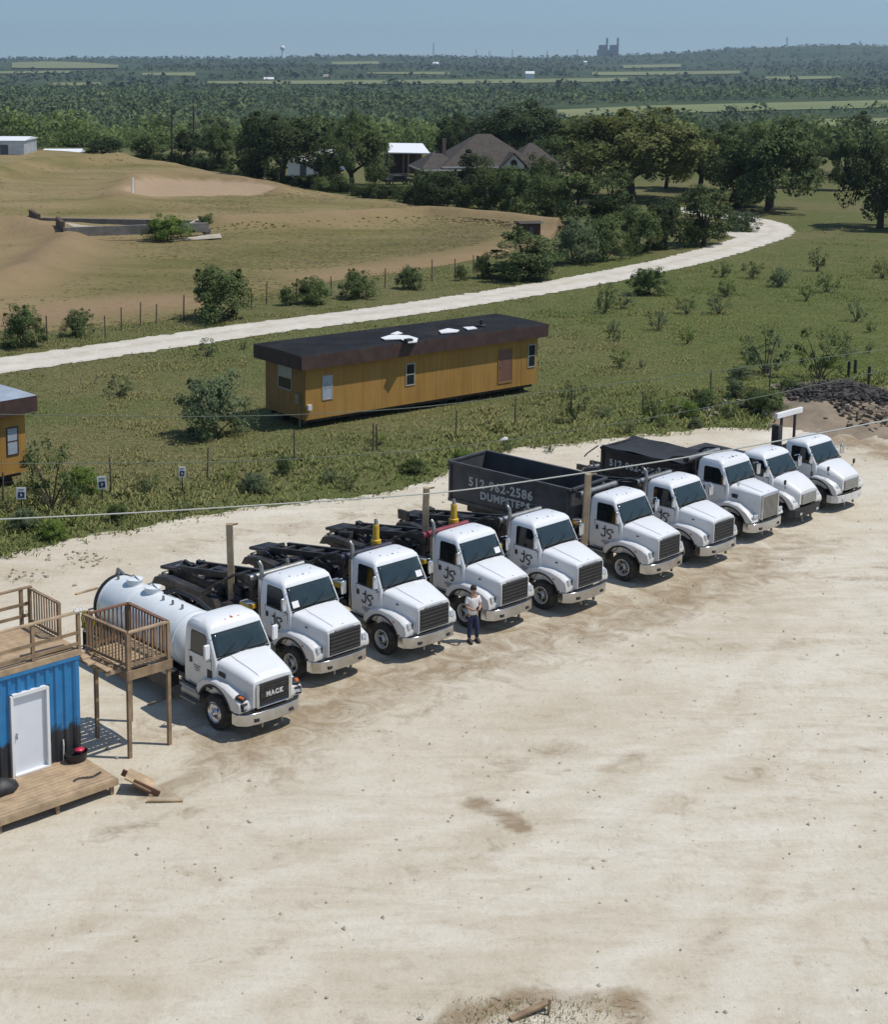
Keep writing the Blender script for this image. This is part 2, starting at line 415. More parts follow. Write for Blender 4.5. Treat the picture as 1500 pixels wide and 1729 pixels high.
for pts, w, a in [([(805,1357),(845,1375),(880,1400)], .35, 1.0), ([(810,1360)], .5, .8), ([(840,1300),(950,1268)], .6, .42), ([(1030,1300),(1075,1278)], .4, .5),
                  ([(420,1270),(600,1170),(760,1120),(900,1075),(1060,1040),(1200,985),(1330,920)], 2.6, .56), ([(300,930),(520,885),(700,860)], 1.6, .33), ([(760,1095),(900,1100),(1050,1060)], 1.2, .5), ([(330,1300),(520,1240),(680,1180)], 1.2, .42), ([(900,1060),(1020,1040),(1160,1000)], 1.1, .45), ([(600,1180),(700,1130)], .8, .5),
                  ([(1210,930),(1300,965),(1420,980),(1500,980)], .35, .62), ([(1300,970),(1500,965)], 1.2, .25), ([(1420,745),(1500,760),(1600,790)], 2.2, .7), ([(700,1210),(850,1150),(1000,1110)], .5, .4), ([(1100,1080),(1300,1090),(1500,1085)], .6, .33),
                  ([(760,1729),(900,1690),(1060,1690)], .5, .75), ([(1060,1700),(1080,1729)], .5, .6), ([(240,1350),(380,1300)], .9, .45), ([(150,1420),(330,1370)], .6, .4), ([(100,960),(330,930)], .7, .3), ([(20,975),(60,985)], .5, .5), ([(230,1230),(330,1275)], 1.2, .4),
                  ([(400,1560),(700,1480),(1000,1380),(1300,1300),(1500,1260)], .35, .3), ([(300,1640),(700,1540),(1100,1420),(1500,1320)], .35, .3), ([(600,1729),(700,1600),(900,1480),(1200,1380)], .3, .3)]:
    dirt = stroke(pts, w, a, dirt)
pale = np.zeros_like(X)
# tyre tracks: pairs of wheel lines sweeping out of the parking slots and round the yard
trk = random.Random(4)
def track(P, a, segs, amp, w=.20, gauge=1.9, both=True):
    global dirt, pale
    pts = [(P[0], P[1], a)]
    for kap, L in segs:
        for _ in range(int(L/1.0)): x, y, h = pts[-1]; pts.append((x+math.cos(h), y+math.sin(h), h+kap))
    for s in (-1, 1):
        q = [(x-math.sin(h)*s*gauge/2, y+math.cos(h)*s*gauge/2) for x, y, h in pts]
        qa = np.array(q); bx = (X > qa[:, 0].min()-2) & (X < qa[:, 0].max()+2) & (Y > qa[:, 1].min()-2) & (Y < qa[:, 1].max()+2)
        xs_, ys_ = X[bx], Y[bx]
        if not len(xs_): continue
        d = np.min([seg_d(xs_, ys_, q[i], q[i+1]) for i in range(len(q)-1)], 0)
        pale[bx] = np.maximum(pale[bx], amp*np.exp(-(d/(w*.8))**2)); dirt[bx] = np.maximum(dirt[bx], amp*.62*np.exp(-((d-w*1.7)/(w*.6))**2))
for k, (px_, py_, seg) in enumerate([(470,1200,[(.0,3),(.06,26)]),(600,1125,[(0,3),(.05,30)]),(740,1090,[(0,4),(.07,24)]),(880,1040,[(0,3),(.055,26)]),(1000,1010,[(0,3),(-.05,24)]),(1130,960,[(0,4),(.06,20)]),(1220,925,[(0,3),(-.045,26)]),(1290,890,[(0,3),(.05,22)]),(600,1130,[(0,5),(-.04,20)]),(880,1045,[(0,5),(-.03,24)])]):
    track(gp(px_, py_)[:2], R(-49+trk.uniform(-4, 4)), seg, trk.uniform(.32, .55))
for (x0, y0, a0, seg) in [(-10, 27, R(22), [(.012, 46)]), (-10, 30.5, R(18), [(.016, 46)]), (-6, 24, R(40), [(-.004, 50)]), (4, 26, R(62), [(-.02, 44)]), (8, 27, R(75), [(-.012, 44)]), (-8, 35, R(2), [(.02, 44)]), (13, 28, R(88), [(.006, 40)])]:
    track((x0, y0), a0, seg, trk.uniform(.25, .42), w=.3)
for pts, w, a in [([(650,1560),(1000,1480),(1400,1350)], 2.2, .6), ([(300,1729),(620,1560),(950,1420),(1250,1250),(1420,1080)], .9, .6), ([(0,1640),(400,1500),(800,1390),(1150,1230),(1350,1040)], .7, .55), ([(900,1729),(1150,1560),(1300,1400),(1400,1200)], .8, .6), ([(1200,1729),(1350,1500),(1480,1300)], 1.0, .6), ([(1300,900),(1450,1000),(1450,1300)], 4.0, .5), ([(1050,1120),(1500,1150)], 1.6, .5), ([(380,1400),(800,1330),(1300,1200)], 1.4, .45), ([(0,1560),(200,1500)], 1.2, .4), ([(300,880),(560,860)], .8, .6), ([(1350,720),(1300,740)], 1.3, .8)]:
    pale = stroke(pts, w, a, pale)
Z = .03 + .035*(vnoise(X, Y, .35, 4)+.6) + .02*vnoise(X, Y, 1.3, 5) - .03*dirt*(vnoise(X, Y, .8, 6) > 0) 
Z = np.maximum(Z, .015); Z[-3:, :] = np.linspace(1, .2, 3)[:, None]*.02 + .006
yard = grid_obj('gravel_yard', np.stack([X, Y, Z], -1), 'caliche', attrs={'dirt': dirt, 'pale': pale}); tag(yard, kind='structure')

# ---- white gravel road
m = bpy.data.materials.new('white_gravel'); m.use_nodes = True; M['white_gravel'] = m; t = NT(m)
v = t.coord(); c = t.ramp(t.noise(v, .5, 7, .7), [(.3, (.50,.455,.38)), (.65, (.66,.62,.55))]); c = t.mix(t.ramp(t.noise(v, 5, 4, .7), [(.5, 0.0), (.75, .5)]), c, (.40,.35,.27)); c = t.mix(t.math('MULTIPLY', t.attr('crown'), t.ramp(t.noise(v, .8, 6, .7), [(.35, 0.0), (.65, .6)])), c, (.36,.31,.20)); t.base(c)
t.b.inputs['Roughness'].default_value = .95; t.bump(t.noise(v, 6, 6, .7), .5, .06)
RC = [(-170,641),(-80,630),(0,618),(150,597),(300,575),(430,556),(560,540),(700,521),(850,498),(960,480),(1060,461),(1150,442),(1225,422),(1272,407),(1300,397),(1308,389),(1298,380),(1268,372),(1220,365),(1140,352)]
def ribbon(name, px, w, m, z=.035, n=420, jit=.7):
    c = interp_px([gp(*p)[:2] for p in px], n)
    for _ in range(6): c[1:-1] = (c[:-2]+2*c[1:-1]+c[2:])/4
    d = np.gradient(c, axis=0); d /= np.linalg.norm(d, axis=1)[:, None]; nn = np.stack([-d[:, 1], d[:, 0]], 1)
    k = np.linspace(-1, 1, 9); P = np.zeros((n, 9, 3))
    for i in range(n):
        ws = [w/2 + jit*(mnoise.noise(Vector((i*.35, s*5+7, 2)))*.6 + .5*mnoise.noise(Vector((i*1.3, s*5+3, 5)))) for s in (-1, 1)]
        for j, q in enumerate(k):
            p = c[i] + nn[i]*q*(ws[0] if q < 0 else ws[1]); P[i, j] = (p[0], p[1], z + .05*(1-q*q) + .012*mnoise.noise(Vector((p[0]*.7, p[1]*.7, 0))))
    rut = np.repeat((np.exp(-(k/.22)**2) + .7*np.exp(-((np.abs(k)-1)/.18)**2))[None, :], n, 0)
    o = grid_obj(name, P, m, attrs={'crown': rut}); tag(o, kind='structure'); return o, c
road, road_c = ribbon('gravel_road', RC, 4.5, 'white_gravel')
ribbon('gravel_road_spur', [(1215,392),(1247,395),(1272,403)], 3.2, 'white_gravel', z=.03, n=20)

# ---- dry tan field
m = bpy.data.materials.new('dry_grass'); m.use_nodes = True; M['dry_grass'] = m; t = NT(m)
v = t.coord(); vs = t.coord((.35, 1, 1), rot=(0, 0, R(-20)))
n1 = t.noise(vs, .11, 7, .65, .5); n2 = t.noise(v, 1.2, 6, .7)
c = t.ramp(n1, [(.34, (.160,.140,.055)), (.46, (.220,.176,.082)), (.6, (.275,.212,.110)), (.72, (.225,.165,.088))])
c = t.mix(t.math('MULTIPLY', t.attr('green'), t.ramp(t.noise(vs, .25, 6, .7), [(.32, .4), (.6, 1.0)])), c, (.130,.125,.040))
c = t.mix(t.attr('pad'), c, t.ramp(n2, [(.3, (.33,.235,.15)), (.7, (.40,.30,.20))])); c = t.mix(t.attr('bare'), c, t.ramp(n2, [(.3, (.25,.160,.095)), (.7, (.32,.225,.145))])); c = t.mix(t.ramp(n2, [(.55, 0.0), (.8, .5)]), c, (.15,.115,.055))
t.base(c); t.b.inputs['Roughness'].default_value = .95; t.b.inputs['Specular IOR Level'].default_value = .1; t.bump(t.noise(v, 1.5, 6, .7), .7, .2)
FB = [(-220,600),(-100,580),(0,560),(80,560),(180,552),(265,543),(330,530),(430,505),(560,476),(700,458),(840,432),(930,405),(950,386)]
FT = [(-220,262),(-100,264),(0,266),(100,268),(200,278),(300,289),(400,303),(500,320),(600,335),(740,352),(860,367),(930,377),(950,382)]
nb, nr = 130, 110
pb = interp_px([gp(*p)[:2] for p in FB], nb); pt = np.array([np.interp(np.linspace(0, 1, nb), np.linspace(0, 1, len(FT)), [gp(*p)[k] for p in FT]) for k in (0, 1)]).T
# match top points to the same picture column as the bottom points
colpx = PPX + pb[:, 0]*FPX/(math.cos(PITCH)*pb[:, 1] + math.sin(PITCH)*CAMH)
pt = np.array([gp(x, np.interp(x, [q[0] for q in FT], [q[1] for q in FT]))[:2] for x in colpx])
s_ = np.linspace(0, 1, nr)[:, None, None]
FXY = pb[None]*(1-s_) + pt[None]*s_; FX, FY = FXY[..., 0], FXY[..., 1]
FX = FX + 0; FY = FY + .8*vnoise(FX, FY, .12, 8)*np.minimum(1, 4*np.minimum(s_[..., 0], 1-s_[..., 0])) + .5*vnoise(FX, FY, .3, 21)
def fpath(px): return [gp(*p)[:2] for p in px]
def fdist(pts): return np.min([seg_d(FX, FY, pts[i], pts[i+1]) for i in range(len(pts)-1)], 0)
bank = fdist(fpath([(200,352),(215,338),(228,324),(300,317),(390,321),(450,328),(480,338)])); berm = fdist(fpath([(380,392),(560,382),(720,372),(945,392)])); berm2 = fdist(fpath([(-60,330),(80,305),(200,296)]))
lowl = fdist(fpath([(-60,400),(30,392),(120,415),(60,470),(-40,500)]))
FZ = .06 + 1.9*sst(150, 250, FY)*sst(20, -40, FX) + .9*np.exp(-(bank/2.4)**2) + 1.3*np.exp(-(berm/2.2)**2) + 1.5*np.exp(-(berm2/3)**2) + 1.2*np.exp(-(lowl/2.4)**2) + .2*sst(0, .05, s_[..., 0]) + .30*vnoise(FX, FY, .09, 9) + .12*vnoise(FX, FY, .35, 19) + .08
edge = np.minimum(s_[..., 0], 1-s_[..., 0])*np.ones_like(FX); FZ = np.maximum(.02, FZ*np.clip(edge*14+.1, 0, 1))
gblob = np.zeros_like(FX)
for pts, w, a in [([(250,460),(420,440),(620,425),(760,415)], 11, 1.0), ([(360,410),(560,398),(800,392)], 4, .8), ([(200,470),(300,500)], 9, .8), ([(430,345),(600,352)], 6, .7), ([(300,352),(480,352)], 3, .6), ([(120,372),(180,362)], 4, .5)]:
    gblob = np.maximum(gblob, a*np.exp(-(fdist(fpath(pts)) / w)**2) if len(pts) > 1 else 0)
bare = np.maximum.reduce([.8*np.exp(-(fdist(fpath([(-100,570),(0,545),(120,530),(300,512)])) / 3.2)**2), .55*np.exp(-(lowl/5)**2), .5*np.exp(-(bank/2.0)**2), .6*np.exp(-(fdist(fpath([(560,470),(760,445),(900,415),(940,392)])) / 4)**2), .45*np.exp(-(berm/2.2)**2)])
_pp = PPX + FX*FPX/(math.cos(PITCH)*FY + math.sin(PITCH)*CAMH); _py = PPY - FPX*(math.sin(PITCH)*FY - math.cos(PITCH)*CAMH)/(math.cos(PITCH)*FY + math.sin(PITCH)*CAMH)
pad = ((_py < np.interp(_pp, [205,228,310,410,480], [348,347,345,341,335])) & (_py > np.interp(_pp, [205,228,260,310,360,410,450,480], [346,327,323,321,322,325,328,334])) & (_pp > 205) & (_pp < 482)).astype(float)
FZ = FZ - .5*pad*np.exp(-(bank/2.4)**2); bare = bare*(1-pad)
field = grid_obj('dry_field', np.stack([FX, FY, FZ], -1), 'dry_grass', attrs={'green': gblob, 'bare': bare, 'pad': pad}); tag(field, kind='structure')
def field_z(x, y):
    k = np.argmin((FX-x)**2 + (FY-y)**2); return float(FZ.reshape(-1)[k])
# ---- distant open fields in the valley
m = bpy.data.materials.new('far_field'); m.use_nodes = True; M['far_field'] = m; t = NT(m)
v = t.coord((.3, 1, 1)); t.base(t.ramp(t.noise(v, .012, 6, .7), [(.3, (.12,.155,.050)), (.7, (.22,.225,.090))])); t.b.inputs['Roughness'].default_value = .95
FIELDS = []
def far_patch(poly_top, poly_bot, n=24, lift=.6):
    a = interp_px([gpt(*p) for p in poly_top], n); b = interp_px([gpt(*p) for p in poly_bot], n)
    k = np.linspace(0, 1, 8)[:, None, None]; P = a[None]*k + b[None]*(1-k); P[..., 2] = tz(P[..., 0], P[..., 1]) + lift
    FIELDS.append(P.reshape(-1, 3)); tag(grid_obj('far_meadow', P, 'far_field'), kind='structure')
far_patch([(940,187),(1100,180),(1300,175),(1560,169)], [(940,200),(1100,194),(1300,188),(1560,182)])
far_patch([(20,108),(80,106),(150,108),(200,112)], [(20,117),(80,118),(150,118),(200,117)], lift=3)
far_patch([(350,139),(600,137),(800,136),(1060,133)], [(350,143),(600,144),(800,143),(1060,139)], lift=1.2)
far_patch([(1050,112),(1150,110)], [(1050,117),(1150,115)], lift=2)
far_patch([(240,125),(330,124)], [(240,129),(330,130)], lift=1.5); far_patch([(620,124),(760,123)], [(620,126),(760,128)], lift=1.5); far_patch([(1290,131),(1420,130)], [(1290,137),(1420,134)], lift=1.2); far_patch([(80,142),(170,141)], [(80,147),(170,146)], lift=1.2); far_patch([(1380,203),(1560,200)], [(1380,216),(1560,214)], lift=.6)
far_patch([(560,106),(640,105)], [(560,111),(640,110)], lift=2)
far_patch([(0,122),(120,121)], [(0,126),(120,125)], lift=1.5)
far_patch([(1000,123),(1140,122),(1250,121)], [(1000,129),(1140,128),(1250,126)], lift=1.5)
# ------------------------------------------------------------------ vegetation
def rand_quads(C, size, g, up=.3, asp=.62, pref=None):
    """one leaf quad at each centre"""
    n = len(C); d = g.normal(size=(n, 3))*(1.0 if pref is None else .55); d[:, 2] += up
    if pref is not None: d = d + pref
    d /= np.linalg.norm(d, axis=1)[:, None]
    a = np.cross(d, g.normal(size=(n, 3))); a /= np.linalg.norm(a, axis=1)[:, None]; b = np.cross(d, a)
    s = (size*g.uniform(.6, 1.35, n))[:, None] if np.isscalar(size) else (size*g.uniform(.6, 1.35, n))[:, None]
    a = a*s*.5; b = b*s*.5*asp
    return np.stack([C-a*.9, C-b, C+a, C+b], 1)
def ball(n, g, shell=.55):
    d = g.normal(size=(n, 3)); d /= np.linalg.norm(d, axis=1)[:, None]
    return d*(g.uniform(shell**3, 1, n)**(1/3))[:, None]
PROTO = {}
def proto(kind, seed):
    if kind in ('olive', 'darkoak'): kind = 'oak'
    key = (kind, seed)
    if key in PROTO: return PROTO[key]
    g = np.random.default_rng(seed*31+len(kind)*7+1); mb = MB(); rnd = random.Random(seed*5+len(kind))
    if kind in ('oak', 'olive', 'darkoak'):        # spreading oak, 10 m tall, 11 m wide
        Hh, W = 10.0, 5.6; lean = rnd.uniform(-.5, .5)
        nl = 58; cs = []
        for i in range(nl):
            a = rnd.uniform(0, 6.283); r = W*math.sqrt(rnd.uniform(.02, 1))*.84; top = 9.4*(1-.42*(r/W)**2.2); zz = rnd.uniform(max(1.9, top-5.2), top)
            cs.append((r*math.cos(a)*(1+.15*rnd.random()), r*math.sin(a), zz, rnd.uniform(.85, 1.7)))
        mb.tube([(0,0,-.3),(lean*.2,0,.8),(lean*.6,.1,2.2),(lean,.1,3.4)], [.55,.42,.36,.30], 8)
        for k in range(9):
            c = cs[k*5 % nl]; mb.tube([(lean*.7,.1,2.0+.15*k), (lean*.5+c[0]*.45, c[1]*.45, 3.2+.25*k), (c[0]*.9, c[1]*.9, c[2]-.2)], [.26,.16,.05], 6)
        per, size = 280, .30
    elif kind == 'round':                          # dense rounded tree, 8 m tall
        cs = []
        for i in range(38):
            a = rnd.uniform(0, 6.283); zz = rnd.uniform(.9, 7.3); rr = 2.9*math.sqrt(max(.05, 1-((zz-3.8)/3.9)**2)); r = rr*math.sqrt(rnd.random())
            cs.append((r*math.cos(a), r*math.sin(a), zz, rnd.uniform(.7, 1.3)))
        mb.tube([(0,0,-.3),(.1,0,1.5),(0,.1,3.5),(.1,0,5.5)], [.3,.22,.16,.07], 7)
        for k in range(6): c = cs[k*4]; mb.tube([(0,0,1.2+.3*k), (c[0]*.8, c[1]*.8, c[2])], [.12,.04], 5)
        per, size = 260, .26
    elif kind == 'shrub':                          # leafy to the ground, 3.4 m tall
        cs = []
        for i in range(64):
            a = rnd.uniform(0, 6.283); zz = 3.0*rnd.random()**.8; rr = 2.15*math.sqrt(max(.04, 1-((zz-1.0)/2.4)**2))*(1+.14*math.sin(a*2+seed*2)+.10*math.sin(a*5+seed)); zz *= 1+.12*math.sin(a*3+seed*1.7); r = rr*rnd.uniform(.3, 1)
            cs.append((r*math.cos(a), r*math.sin(a), max(.25, zz), rnd.choice([.3, .42, .5, .6, .72, .8])))
        for k in range(8): c = cs[k*7]; mb.tube([(rnd.uniform(-.2,.2), rnd.uniform(-.2,.2), -.1), (c[0]*.4, c[1]*.4, c[2]*.6), (c[0], c[1], c[2]+.2)], [.07,.05,.015], 5)
        per, size = 210, .145
    else:                                          # 'sparse': open twiggy mesquite, 2.6 m tall
        cs = []
        for i in range(26):
            a = rnd.uniform(0, 6.283); r = 1.6*math.sqrt(rnd.random()); zz = rnd.uniform(.5, 2.6-.35*r)
            cs.append((r*math.cos(a), r*math.sin(a), zz, rnd.uniform(.2, .46)))
        for k in range(10): c = cs[k*2]; mb.tube([(rnd.uniform(-.1,.1), rnd.uniform(-.1,.1), -.1), (c[0]*.5, c[1]*.5, c[2]*.7), (c[0], c[1], c[2]+.25)], [.05,.03,.01], 5)
        per, size = 110, .12
    for k in range(len(cs)//4):   # stray sprays breaking the outline
        c = cs[rnd.randrange(len(cs))]; f = rnd.uniform(1.05, 1.28); cs.append((c[0]*f, c[1]*f, c[2]*rnd.uniform(1.0, 1.16), c[3]*rnd.uniform(.25, .5)))
    P = np.concatenate([np.array(c[:3]) + ball(int(per*(.6+.5*c[3])), g)*np.array([1, 1, .8])*c[3] for c in cs])
    ctr = np.array([0, 0, .35*P[:, 2].max()]); N_ = P - ctr; N_ /= np.linalg.norm(N_, axis=1)[:, None]; N_ = N_ + .45*g.normal(size=N_.shape) + np.array([0, 0, .45]); N_ /= np.linalg.norm(N_, axis=1)[:, None]
    Q_ = rand_quads(P, size*g.choice([.6, .8, 1.0, 1.35], len(P)), g, .1, .62, N_)
    crown = quads_mesh('crown', Q_, 'leaf_oak', None, np.repeat(N_[:, None], 4, 1))
    trunk = mb.mesh('trunk', 'bark', 60)
    PROTO[key] = (crown, trunk); return PROTO[key]
LEAFCOPY = {}
def plant(name, kind, loc, h, w, leafm, label, cat, group=None, seed=None, base={'oak':(10,11),'olive':(10,11),'darkoak':(10,11),'round':(7.9,6.6),'shrub':(3.4,4.6),'sparse':(2.7,3.5)}):
    seed = random.randrange(3) if seed is None else seed
    cr, tr = proto(kind, seed); bh, bw = base[kind]
    key = (cr.name, leafm)
    if key not in LEAFCOPY:
        c2 = cr.copy(); c2.materials.clear(); c2.materials.append(M[leafm]); LEAFCOPY[key] = c2
    e = empty(name, loc, random.uniform(0, 6.28), label, cat, group)
    sc = (w/bw, w/bw, h/bh)
    share('crown', LEAFCOPY[key], e, sc=sc); share('trunk', tr, e, sc=sc)
    return e
def plant_px(name, kind, x0, x1, ytop, ybase, leafm, label, cat, group=None, seed=None, xb=None, zoff=0.0):
    P = gp((x0+x1)/2 if xb is None else xb, ybase)
    h = hz(0, ytop, P); w = (x1-x0)/FPX*P.y*1.0
    P.z = zoff
    return plant(name, kind, P, max(.4, h), max(.5, w), leafm, label, cat, group, seed)
T_, S_ = 'tree', 'shrub'
# big trees around the bend of the road and the house
for a in [('oak_tree','olive',945,1185,178,338,'leaf_olive','broad olive green oak with forked trunk, above the hedge left of the road bend',T_),
          ('oak_tree','oak',1120,1245,212,322,'leaf_oak','oak between the forked olive oak and the leaning oak',T_),
          ('oak_tree','oak',1205,1395,192,356,'leaf_oak','leaning oak with bare lower trunk just beyond the road bend',T_),
          ('oak_tree','darkoak',1412,1560,228,386,'leaf_dark','very dark oak cut off by the right picture edge',T_),
          ('oak_tree','darkoak',785,960,166,282,'leaf_dark','wide dark oak rising behind the house roof',T_),
          ('oak_tree','darkoak',738,812,195,270,'leaf_dark','dark tree behind the white carport roof',T_),
          ('oak_tree','darkoak',402,552,184,312,'leaf_dark','big dark oak at the far edge of the tan field, left of the house',T_),
          ('oak_tree','oak',535,655,206,318,'leaf_oak','greyish oak between the big dark oak and the white carport',T_),
          ('round_tree','round',612,655,232,312,'leaf_oak','tree beside the white carport, on its left',T_),
          ('round_tree','round',1225,1300,215,300,'leaf_oak','round tree behind the leaning oak',T_),
          ('round_tree','round',1330,1400,235,318,'leaf_oak','round tree between the leaning oak and the very dark oak',T_),
          ('round_tree','round',400,452,192,308,'leaf_dark','narrow dark tree touching the big dark oak from the left',T_),
          ('round_tree','round',525,565,268,318,'leaf_dark','low dark bushy tree under the greyish oak',T_),
          ('round_tree','round',955,1015,248,326,'leaf_oak','round tree behind the right end of the house, under the forked olive oak',T_),
          ('oak_tree','oak',1085,1165,222,318,'leaf_shrub','paler oak seen just right of the forked olive oak trunk',T_),
          ('round_tree','round',1185,1260,228,322,'leaf_shrub','pale round tree touching the leaning oak from the left',T_),
          ('round_tree','round',1395,1455,232,322,'leaf_shrub','pale round tree behind the very dark oak',T_),
          ('round_tree','round',905,965,230,300,'leaf_oak','tree rising behind the right hip roof of the house',T_),
          ('oak_tree','oak',1020,1090,212,300,'leaf_dark','dark oak half hidden behind the forked olive oak',T_),
          ('round_tree','round',345,402,212,296,'leaf_oak','tree at the tan field edge left of the narrow dark tree',T_),
          ('round_tree','round',285,350,222,290,'leaf_dark','dark tree behind the utility poles at the tan field edge',T_),
          ('round_tree','round',215,290,228,286,'leaf_oak','tree at the tan field edge left of the utility poles',T_),
          ('round_tree','round',140,220,232,280,'leaf_dark','dark tree right of the low pale roof at the tan field edge',T_),
          ]:
    P = gp((a[2]+a[3])/2, a[5]); plant_px(*a, zoff=float(tz(P.x, P.y)))
# hedge in front of the house and along the road
HEDGE = [('leaf_dark',776,834,262,344,'tall dark bush hiding the left house wall'),('leaf_oak',886,942,268,352,'tall bush hiding the house porch'),('leaf_shrub',700,740,292,346,'bush between carport and house corner'),('leaf_dark',715,775,296,352,'dark bush at the left corner of the house'),('leaf_shrub',760,805,318,352,'small grey green bush at the field edge below the house'),('leaf_oak',790,850,290,356,'bush below the left part of the house wall'),
 ('leaf_shrub',835,900,286,362,'bush in front of the white gable of the house'),('leaf_oak',890,955,300,370,'bush right of the white gable, in front of the porch'),('leaf_shrub',940,1010,298,378,'pale grey green bush at the right end of the house'),
 ('leaf_oak',1000,1065,292,380,'bush below the forked olive oak'),('leaf_dark',1090,1160,340,420,'dark bush in the thicket by the road bend'),('leaf_oak',1150,1228,318,414,'tall bush at the right end of the roadside thicket'),
 ('leaf_shrub',1045,1110,352,428,'bush in the middle of the roadside thicket'),('leaf_grey',940,1000,374,446,'pale bush at the left end of the roadside thicket'),('leaf_shrub',990,1055,366,440,'bush next to the pale bush in the roadside thicket'),
 ('leaf_shrub',826,935,394,472,'big bush beside the road in front of the dark cabin'),('leaf_dark',1235,1262,325,352,'tiny dark bush beside the leaning oak trunk'),('leaf_grey',1225,1272,362,390,'low pale bush inside the road bend')]
for lm, x0, x1, yt, yb_, lab in HEDGE: plant_px('bush', 'shrub' if yb_-yt < 75 else random.choice(['round','shrub']), x0-12, x1+12, yt-4, yb_, lm, lab, 'bush', 'bushes by the house and road')
# shrubs along the road fence and in the meadow
SH = [('shrub','leaf_shrub',0,78,518,586,'dark roadside shrub at the left picture edge'),('shrub','leaf_shrub',104,158,524,568,'small roadside shrub second from the left edge'),('shrub','leaf_shrub',308,432,450,541,'largest dark round shrub between tan field and white road'),
 ('shrub','leaf_shrub',492,562,470,513,'shrub right of the large round roadside shrub'),('shrub','leaf_shrub',470,497,484,516,'tiny shrub touching the fence right of the large round shrub'),('shrub','leaf_shrub',572,638,458,504,'third shrub from the large round one along the road fence'),
 ('shrub','leaf_shrub',668,717,452,488,'fourth shrub from the large round one along the road fence'),('shrub','leaf_shrub',800,832,428,470,'small shrub left of the big bush before the dark cabin'),('shrub','leaf_shrub',768,790,448,474,'tiny shrub at the fence beyond the fourth shrub'),
 ('shrub','leaf_grey',298,432,632,736,'large grey green shrub at the left end of the yellow trailer'),('sparse','leaf_shrub',28,150,735,858,'open mesquite in front of the half seen trailer'),('sparse','leaf_shrub',172,226,632,668,'low weedy bush in the meadow left of the trailer'),
 ('sparse','leaf_grey',328,368,568,602,'small twiggy bush at the road edge left of the trailer'),('sparse','leaf_shrub',402,420,572,590,'tiny bush at the road edge by the trailer roof'),
 ('sparse','leaf_shrub',1000,1042,470,528,'upright bush by the road right of the trailer roof'),('shrub','leaf_shrub',1062,1132,452,498,'green bush on the near side of the road'),('sparse','leaf_grey',1095,1130,520,558,'small grey bush in the meadow right of the trailer'),
 ('sparse','leaf_grey',1190,1238,498,530,'grey bush in the meadow, farther right'),('sparse','leaf_shrub',1140,1180,500,530,'low bush between two grey meadow bushes'),('sparse','leaf_grey',1250,1340,548,632,'bushy grey mesquite above the rubble, left of a pair'),
 ('sparse','leaf_shrub',1342,1425,544,640,'green mesquite above the rubble, right of a pair'),('sparse','leaf_shrub',945,995,640,712,'upright weedy bush below the right end of the trailer'),('sparse','leaf_shrub',1080,1122,655,712,'bright weedy bush beside the yard edge'),
 ('sparse','leaf_shrub',1250,1290,440,470,'low bush right of the road below the bend'),('sparse','leaf_grey',1295,1340,450,484,'second low bush below the road bend'),('sparse','leaf_shrub',1362,1398,415,458,'thin bush in the green meadow near the bend'),('sparse','leaf_shrub',1470,1510,440,470,'thin bush at the right edge of the green meadow'),
 ('sparse','leaf_shrub',1200,1240,440,468,'low bush at the road edge before the bend'),('shrub','leaf_bright',240,322,364,412,'bright green bush growing out of the concrete foundation'),('shrub','leaf_shrub',330,368,362,394,'dull bush behind the end of the concrete foundation')]
for kd, lm, x0, x1, yt, yb_, lab in SH: plant_px('shrub', kd, x0, x1, yt, yb_, lm, lab, 'shrub', 'shrubs in the meadow and along the road')
for k in range(20):
    x = random.uniform(985, 1495); yb_ = random.uniform(468, 645) if x > 1060 else random.uniform(520, 640); hh = random.uniform(16, 38); w = hh*random.uniform(.8, 1.3)
    if yb_ > 560 and x < 1000: continue
    plant_px('meadow_bush', 'sparse', x-w/2, x+w/2, yb_-hh, yb_, random.choice(['leaf_shrub','leaf_grey','leaf_shrub','leaf_bright']), 'loose weedy bush scattered in the green meadow right of the trailer', 'bush', 'loose bushes in the right meadow')
# weeds at the yard edge
WEEDS = [(1090,690,700),(1140,672,700),(1165,680,705),(1240,640,672),(1275,655,690),(1300,660,700),(1230,672,706),(1190,655,690),(1330,640,668),(1120,700,722),(1020,685,705),(1175,706,722),(1060,705,732),(930,745,765),(640,730,752),(780,760,785),(700,775,800),(560,790,815),(860,740,760),(430,800,830),(480,770,800),(380,790,815),(250,800,830),(140,790,830),(120,820,850),(200,850,880),(90,880,910),(40,860,895),(310,845,868),(590,800,826),(1250,618,640),(1400,600,620)]
for i, (x, yt, yb_) in enumerate(WEEDS):
    w = (yb_-yt)*random.uniform(1.2, 1.9)
    plant_px('weed_clump', random.choice(['shrub','sparse']), x-w/2, x+w/2, yt, yb_, random.choice(['leaf_bright','leaf_shrub','leaf_shrub','leaf_grey']), 'low weed clump ' + ('near the rubble heap and its stones' if x > 1100 else 'behind the dumpsters at the yard edge' if x > 760 else 'in the grass between trailer and parked trucks' if x > 350 else 'in the grass around the three small signs'), 'weed', 'weed clumps along the yard edge')

# dense bushes closing the far edge of the tan field
for k in range(46):
    x = 225 + k*11 + random.uniform(-5, 5); ye2 = np.interp(x, [100,200,300,400,500,600,740], [268,278,289,303,320,335,352]) - random.uniform(1, 9); hh = random.uniform(14, 30)
    P = gp(x, ye2); plant_px('edge_bush', random.choice(['shrub', 'shrub', 'round']), x-hh*.75, x+hh*.75, ye2-hh, ye2, random.choice(['leaf_dark', 'leaf_oak', 'leaf_shrub']), 'bush in the dense hedge closing the far edge of the tan field', 'bush', 'bushes along the far field edge', zoff=float(tz(P.x, P.y)))
